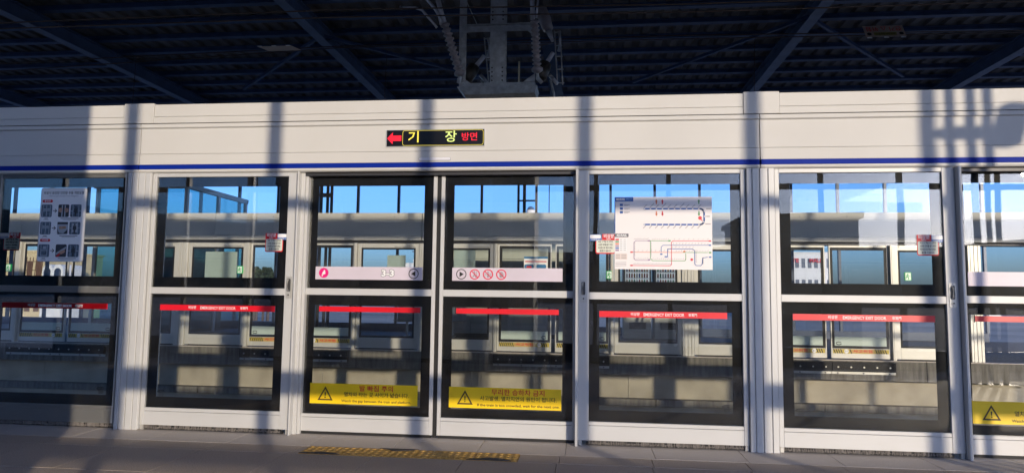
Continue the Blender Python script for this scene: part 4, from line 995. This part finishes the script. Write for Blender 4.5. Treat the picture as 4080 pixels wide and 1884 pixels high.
MB().lathe((-1.745, 8.95, 4.17), (-1.72, 8.96, 4.09), [(0, .045), (.3, .078), (.7, .075), (1, .04)], 16).build('cap', M_INS, i1, smooth=True)
MB().tube([(-1.72, 8.96, 4.09), (-1.74, 8.98, 4.05), (-1.755, 9.0, 4.0)], [.02, .03, .028], 8).build('end_fitting', M_GALV, i1)
MB().tube([(-1.925, 8.8, 4.775), (-1.985, 8.78, 4.97), (-2.08, 8.75, 5.35)], .034, 10).build('support_tube', M_CLAMP, i1, smooth=True)
MB().tube([(-1.96, 8.76, 4.74), (-1.985, 8.76, 4.85), (-2.04, 8.76, 4.95), (-2.18, 8.76, 5.12), (-2.3, 8.76, 5.3)], .022, 8).build('stay_tube', M_CLAMP, i1, smooth=True)
MB().tube([(-2.50, 8.7, 4.975), (-2.32, 8.7, 4.968), (-2.22, 8.7, 4.93), (-2.13, 8.72, 4.83), (-2.06, 8.74, 4.75), (-2.02, 8.76, 4.70)], [.016, .017, .018, .018, .016, .02], 8).build('curved_arm', M_CLAMP, i1, smooth=True)
MB().tube([(-2.52, 8.7, 4.99), (-2.49, 8.7, 4.96)], .022, 8).build('arm_clamp', M_GREYINK, i1)
i2 = insulator((-.695, 8.8, 4.78), (-.665, 8.9, 4.18), .062, 11, 'right ribbed brown insulator hanging beside the frame')
MB().lathe((-.665, 8.9, 4.18), (-.66, 8.92, 4.09), [(0, .045), (.3, .078), (.7, .075), (1, .035)], 16).build('cap', M_INS, i2, smooth=True)
MB().tube([(-.66, 8.92, 4.09), (-.66, 8.95, 4.03), (-.60, 8.97, 3.97)], [.02, .03, .028], 8).build('end_fitting', M_GALV, i2)
MB().tube([(-.72, 8.8, 4.79), (-.74, 8.78, 5.30)], .030, 10).build('support_tube', M_CLAMP, i2, smooth=True)
MB().tube([(-.67, 8.78, 4.80), (-.66, 8.77, 4.95), (-.62, 8.76, 5.28)], .013, 8).tube([(-.70, 8.76, 4.85), (-.71, 8.76, 5.0), (-.66, 8.76, 5.2)], .009, 6).build('wire_clamp', M_CLAMP, i2, smooth=True)
i3 = insulator((-1.64, 9.6, 4.44), (-1.74, 9.5, 4.20), .095, 6, 'dark smooth insulator behind the frame at left, with white tube', M_INSD, True)
MB().tube([(-1.62, 9.6, 4.44), (-1.505, 9.65, 4.61)], .033, 12).build('white_tube', mat('tube_white', (.72, .73, .82), .35), i3, smooth=True)
i4 = insulator((-.59, 9.6, 4.46), (-.66, 9.5, 4.19), .095, 6, 'dark smooth insulator right of the frame, with white tube', M_INSD, True)
MB().tube([(-.575, 9.6, 4.47), (-.49, 9.65, 4.63)], .033, 12).build('white_tube', mat('tube_white', (.7, .7, .8), .35), i4, smooth=True)
i5 = insulator((-.69, 9.8, 5.38), (-.56, 9.8, 5.02), .095, 6, 'brown insulator high behind the right one, cut by the photo top', M_INS, True)
MB().tube([(-.56, 9.8, 5.02), (-.50, 9.8, 4.86)], [.05, .02], 10).build('end_fitting', M_CLAMP, i5, smooth=True)
for xa, za, xb, zb_, lab in ((-1.53, 4.95, -1.45, 4.22, 'narrow ladder bracket behind the frame left of its column'), (-.475, 5.02, -.425, 4.20, 'narrow ladder bracket right of the frame with white clamps')):
    ld = empty('ladder_bracket', (xa, 9.8, za), lab, 'bracket', 'ladder brackets behind the frame')
    for off in (0, .085): MB().bar((xa+off, 9.8, za), (xb+off*.9, 9.8, zb_), .018, .018).build('rail', M_GALV, ld)
    for t in (.03, .28, .48, .72, .97):
        x = xa+(xb-xa)*t; z = za+(zb_-za)*t; MB().bar((x-.01, 9.79, z), (x+.10, 9.79, z), .014, .014).build('rung', M_GALV, ld)
    MB().tube([(xa+.06, 9.75, za-.03), (xa+.085, 9.75, za-.15), (xa+.07, 9.75, za-.33)], [.02, .018, .028], 8).build('white_clamp', M_CLAMP, ld, smooth=True)
    MB().tube([(xb-.12, 9.72, zb_+.13), (xb+.0, 9.72, zb_-.01)], .028, 8).build('tube_stub', M_CLAMP, ld, smooth=True)
    MB().tube([(xb-.10, 9.72, zb_+.05), (xb-.05, 9.72, zb_-.15), (xb-.02, 9.72, zb_-.42)], .017, 8).build('drop_cable', M_GALV, ld, smooth=True)
MB().box(-.972, -.946, 9.40, 9.42, 3.6, 4.43).build('upright_bar', M_BAR, None, label='thin cream upright bar standing behind the hanging frame', cat='bar')
# wires
def wire(pts, r, lab, grp='wires of the overhead line'):
    MB().tube(pts, r, 6).build('overhead_wire', M_WIRE, None, label=lab, cat='wire', group=grp, smooth=True)
wire([(-20, 7.1, 4.25), (-6.9, 7.1, 4.245), (-2.7, 7.1, 4.265), (1.0, 7.1, 4.195), (12, 7.1, 4.18)], .008, 'upper contact wire crossing high in front of the frame')
wire([(-20, 7.1, 4.16), (-6.9, 7.1, 4.174), (-2.7, 7.1, 4.178), (1.0, 7.1, 4.108), (12, 7.1, 4.1)], .008, 'lower contact wire crossing high in front of the frame')
wire([(-20, 11, 5.15), (-10.6, 11, 5.20), (-4.2, 11, 5.34), (1.5, 11, 5.36), (12, 11, 5.2)], .009, 'messenger wire of the far track')
wire([(-20, 11, 4.98), (-10.6, 11, 5.05), (-4.2, 11, 5.315), (1.5, 11, 5.30), (12, 11, 5.2)], .009, 'wire just under the far messenger wire')
for x, lb_ in ((-8.0, 'leftmost'), (-3.4, 'middle'), (2.7, 'rightmost')): wire([(x, 11, 5.25), (x-.02, 11, 4.4)], .004, '%s thin dropper hanging from the far messenger wire' % lb_, 'droppers of the far wires')
def danger_sign(cx, cz, y, wd, dp, dz, lab):
    """board lying almost flat, its print upside down as seen from the platform"""
    s = empty('danger_sign', (cx, y, cz), lab, 'warning sign', 'danger boards on the overhead wires')
    ex = Vector((-1, 0, 0)); ey = Vector((0, -dp, -dz)).normalized()       # text right / up
    L = math.hypot(dp, dz); nrm = ex.cross(ey); c = Vector((cx, y, cz))
    def pt(u, v, o=0): return c+ex*u*wd+ey*v*L+nrm*o
    def quad(u0, u1, v0, v1, o, th, nm, mt, par):
        vs = [pt(u0, v0, o), pt(u1, v0, o), pt(u1, v1, o), pt(u0, v1, o), pt(u0, v0, o-th), pt(u1, v0, o-th), pt(u1, v1, o-th), pt(u0, v1, o-th)]
        return meshobj(nm, vs, [(0, 1, 2, 3), (7, 6, 5, 4), (0, 4, 5, 1), (1, 5, 6, 2), (2, 6, 7, 3), (3, 7, 4, 0)], mt, par)
    bd_ = quad(-.5, .5, -.5, .5, 0, .004, 'board', mat('sign_cream', (.42, .33, .28), .6), s)
    for u in (-.42, 0, .42): quad(u-.06, u+.06, .5, .60, 0, .004, 'tab', M_PAPER, s)
    rot = Matrix((ex, ey, nrm)).transposed()
    for b_, u, wv_ in (('전기', -.29, .30), ('위험', .29, .30)):
        p0 = pt(u, -.20, .003); text(b_, p0.x, p0.y, p0.z, L*.42, M_REDP, bd_, .01, width=wd*wv_, rot=rot)
    p0 = pt(0, -.20, .003)
    tri = [pt(-.07, -.40, .002), pt(.07, -.40, .002), pt(0, -.02, .002)]; tri2 = [pt(-.045, -.36, .003), pt(.045, -.36, .003), pt(0, -.09, .003)]
    meshobj('warning_triangle', tri, [(0, 1, 2)], M_REDP, bd_); meshobj('triangle_field', tri2, [(0, 1, 2)], mat('sign_cream', (.42, .33, .28), .6), bd_)
    quad(-.28, .28, .12, .38, .002, .001, 'yellow_field', mat('sign_ochre', (.30, .26, .06), .6), bd_)
    p0 = pt(0, .25, .004); text('접근금지 감전주의', p0.x, p0.y, p0.z, L*.17, M_INK, bd_, .01, width=wd*.48, rot=rot)
    for u in (-.40, .40):
        cc = pt(u, .25, .003); meshobj('hole', [cc+ex*.03*math.cos(a)*1+ey*.03*math.sin(a) for a in [i*math.pi/5 for i in range(10)]], [tuple(range(10))], M_GAP, bd_)
danger_sign(4.05, 4.76, 9.5, .52, .12, .20, 'cream danger board hung upside down on the wires at the upper right')
danger_sign(-4.60, 4.76, 9.5, .52, .35, .06, 'cream danger board seen nearly edge-on at the upper left')

# ================================================================== OUTSIDE
gr = MB().box(-4000, 4000, -4000, 4000, -8.2, -8.0).build('ground', mat('ground_town', (.30, .28, .24), .95, noise=(.03, .4)), None, kind='structure')
def ridge(name, y0, amp, base, x0, x1, step, sgn, mt, seed, prof=None):
    rnd = random.Random(seed); vs = []; fs = []; n = int((x1-x0)/step)
    ph = [rnd.uniform(0, 6.28) for _ in range(8)]
    for i in range(n+1):
        x = x0+i*step; t = x/1000
        h = base+amp*(.55*math.sin(t*1.3+ph[0])+.3*math.sin(t*3.1+ph[1])+.12*math.sin(t*9+ph[2])+.05*math.sin(t*27+ph[3]))+rnd.uniform(-1, 1)*amp*.012
        if prof: h = prof(x)+amp*(.10*math.sin(t*9+ph[2])+.05*math.sin(t*27+ph[3]))+rnd.uniform(-1, 1)*amp*.012
        h = max(h, 4)
        vs += [(x, y0, -9), (x, y0+sgn*150, h*.45), (x, y0+sgn*420, h), (x, y0+sgn*900, -9)]
    for i in range(n):
        for j in range(3):
            a = i*4+j; fs.append((a, a+4, a+5, a+1))
    o = meshobj(name, vs, fs, mt, None, True); o['kind'] = 'structure'; return o
M_HILL = mat('hill_forest', (.030, .040, .028), .95, noise=(.02, .5))
ridge('hills', -900, 60, 132, -3000, 3500, 22, -1, M_HILL, 5)
ridge('far_hills', 2400, 22, 14, -4500, 4500, 40, 1, M_HILL, 9)
def bldg(name, x0, x1, y0, y1, z1, mt, lab, rows, cols, win=M_MUL, cat='building', grp='buildings outside the far windows'):
    b = empty(name, ((x0+x1)/2, y0, -8), lab, cat, grp)
    box('wall', x0, x1, y0, y1, -8, z1, mt, b); box('roof_edge', x0-.3, x1+.3, y0-.3, y1+.3, z1, z1+.5, mt, b)
    W = (x1-x0)/cols; Hh = (z1+7)/rows; me = None
    for r_ in range(rows):
        for c_ in range(cols):
            xa = x0+W*(c_+.2); za = -7+Hh*(r_+.3)
            if me is None: me = box('window', xa, xa+W*.6, y0-.08, y0+.1, za, za+Hh*.45, win, b); x_, z_ = xa, za
            else:
                o = me.copy(); COL.objects.link(o); o.parent = b; o.location = me.location+Vector((xa-x_, 0, za-z_))
    return b
M_BW = mat('building_white', (.72, .71, .68), .7, noise=(.2, .05)); M_BY = mat('building_yellow', (.62, .50, .28), .8); M_BB = mat('timber_brown', (.12, .06, .03), .8)
# white shopping mall with red lettering (behind the rightmost emergency door)
DM = 300
mall = bldg('shopping_mall', .268*DM, .345*DM, DM, DM+60, 1.119+.0625*DM, M_BW, 'white shopping mall with red MALL lettering outside, seen through the rightmost emergency door', 3, 9)
text('LOTTE', .287*DM, DM-.6, EYE+.0520*DM, 2.3, mat('mall_red', (.55, .03, .06), .6), mall, .03, width=.0262*DM)
text('MALL', .3229*DM, DM-.6, EYE+.0520*DM, 2.3, mat('mall_red', (.55, .03, .06), .6), mall, .03, width=.0170*DM)
# white tower with a blue dome
DT = 260; tx0, tz = -.0820*DT, EYE+.1232*DT
tw = empty('domed_tower', (tx0, DT, -8), 'white round tower with a blue-grey dome rising over the far header', 'tower')
MB().tube([(tx0, DT, -8), (tx0, DT, tz-1.2)], 1.9, 24).build('drum', M_BW, tw, smooth=True)
MB().tube([(tx0, DT, tz-1.2), (tx0, DT, tz+.3)], 1.72, 24).build('cornice', M_BW, tw)
MB().tube2([Vector((tx0, DT, tz+.3+1.5*math.sin(R(a)))) for a in (0, 15, 30, 45, 60, 75, 88)], [1.45*math.cos(R(a)) for a in (0, 15, 30, 45, 60, 75, 88)], Vector((0, 0, 1)), 24).build('dome', mat('dome_slate', (.07, .12, .20), .6), tw, smooth=True)
for a in (-50, -15, 20, 55):
    x = tx0+1.9*math.sin(R(a)); y = DT-1.9*math.cos(R(a)); box('arched_window', x-.18, x+.18, y-.1, y+.1, tz-2.6, tz-1.5, M_MUL, tw)
# ornate yellow building, far left
DB = 150
yb = bldg('timbered_building', -.945*DB, -.865*DB, DB, DB+20, EYE+.0570*DB, M_BY, 'yellow building with brown timber pattern outside at the far left', 2, 5, M_BB)
for i in range(14):
    x = -.943*DB+i*.85; MB().bar((x, DB-.12, 2.0), (x+.55, DB-.12, 8.5), .14, .1).build('timber_beam', M_BB, yb)
for z in (3.2, 5.3, 7.4): box('timber_beam', -.944*DB, -.866*DB, DB-.16, DB-.01, z, z+.18, M_BB, yb)
ab = empty('arched_building', (-.842*DB, DB, -8), 'white low building with two round arches outside at the far left', 'building', 'buildings outside the far windows')
for cx in (-.852*DB, -.834*DB):
    arc_ = [(cx+1.35*math.cos(R(a)), 5.2+1.35*math.sin(R(a))*1.2) for a in range(0, 181, 15)]
    MB().prism_y([(cx+1.35, -8)]+arc_+[(cx-1.35, -8)], DB-1, DB+6).build('arched_bay', M_BW, ab)
    arc_ = [(cx+.85*math.cos(R(a)), 5.0+.85*math.sin(R(a))*1.1) for a in range(0, 181, 20)]
    MB().prism_y([(cx+.85, 3)]+arc_+[(cx-.85, 3)], DB-1.15, DB-1.02).build('arched_window', M_MUL, ab)
DW = 420
bldg('white_block', -.275*DW, -.236*DW, DW, DW+50, EYE+.0435*DW, M_BW, 'long low white building with a mast outside behind the left sliding leaf', 3, 12)
bldg('white_block', -.262*DW, -.240*DW, DW+5, DW+40, EYE+.0495*DW, M_BW, 'upper storey block of the long white building outside', 6, 6)
ms = empty('lamp_mast', (-.2525*DW, DW-8, -8), 'tall thin lamp mast beside the white building outside', 'mast')
MB().tube([(-.2525*DW, DW-8, -8), (-.2525*DW, DW-8, EYE+.061*DW)], .28, 8).build('pole', M_GREYINK, ms)
MB().tube([(-.2525*DW, DW-8, EYE+.0600*DW), (-.2525*DW, DW-8, EYE+.0615*DW)], 1.4, 10).build('lamp_ring', M_GREYINK, ms)
rb = random.Random(11)
ORD = ['first', 'second', 'third', 'fourth', 'fifth', 'sixth', 'seventh', 'eighth', 'ninth', 'tenth', 'eleventh', 'twelfth', 'thirteenth', 'fourteenth', 'fifteenth', 'sixteenth', 'seventeenth', 'eighteenth', 'nineteenth', 'twentieth']
for i in range(20):
    u = -1.0+i*.09+rb.uniform(-.02, .02); D_ = rb.uniform(350, 900); wd = rb.uniform(.012, .03)*D_
    bldg('town_building', u*D_, u*D_+wd, D_, D_+20, EYE+rb.uniform(-.002, .012)*D_, rb.choice([M_BW, M_BW, mat('building_tan', (.45, .38, .30), .8), mat('building_grey', (.40, .41, .42), .8)]),
         'distant low town building outside the far windows, %s from the left on the skyline' % ORD[i], 2, 4, M_MUL, 'building', 'low town buildings on the skyline')
# low flat-roofed block behind the viewer, mirrored in the right-hand doors
bldg('depot_building', 14.5, 23.2, -62, -50, 7.9, mat('depot_dark', (.06, .06, .06), .8), 'flat-roofed dark block behind the viewer, mirrored in the rightmost emergency door', 3, 5, M_MUL, 'building', 'buildings behind the near window wall')
# pine grove behind the second emergency door
M_PINE = mat('pine_foliage', (.035, .055, .028), .9, noise=(1.5, .5)); M_TRK = mat('bark', (.10, .07, .05), .9)
def tree(x, y, h, s, lab):
    t = empty('pine_tree', (x, y, -8), lab, 'tree', 'pines on the rise outside the second emergency door')
    MB().tube([(x, y, -8), (x+.2, y, -8+h*.5), (x, y, -8+h*.92)], [.35, .25, .08], 7).build('trunk', M_TRK, t)
    rnd = random.Random(s); mb = MB()
    for i in range(420):
        z = -8+h*(.42+.58*rnd.random()**.8); f = 1-((z+8)/h-.42)/.60; rr = (f**.6)*h*.22*math.sqrt(rnd.random()); a = rnd.uniform(0, 6.283)
        c = Vector((x+rr*math.cos(a), y+rr*math.sin(a), z+rnd.uniform(-.2, .2))); q1 = Vector((rnd.gauss(0, 1), rnd.gauss(0, 1), rnd.gauss(0, .5))).normalized()*.55; q2 = q1.cross(Vector((rnd.gauss(0, 1), rnd.gauss(0, 1), rnd.gauss(0, 1)))).normalized()*.45
        mb.add([c-q1, c+q2, c+q1, c-q2], [(0, 1, 2, 3)])
    mb.build('foliage', M_PINE, t, kind='stuff')
DP = 170
for i in range(10):
    u = -.512+i*.0033; tree(u*DP+rb.uniform(-.3, .3), DP+rb.uniform(-6, 6), 8+EYE+(.036 if i < 3 else .031+.006*rb.random())*DP, 20+i, '%s dark pine from the left in the grove outside the second emergency door' % ORD[i])
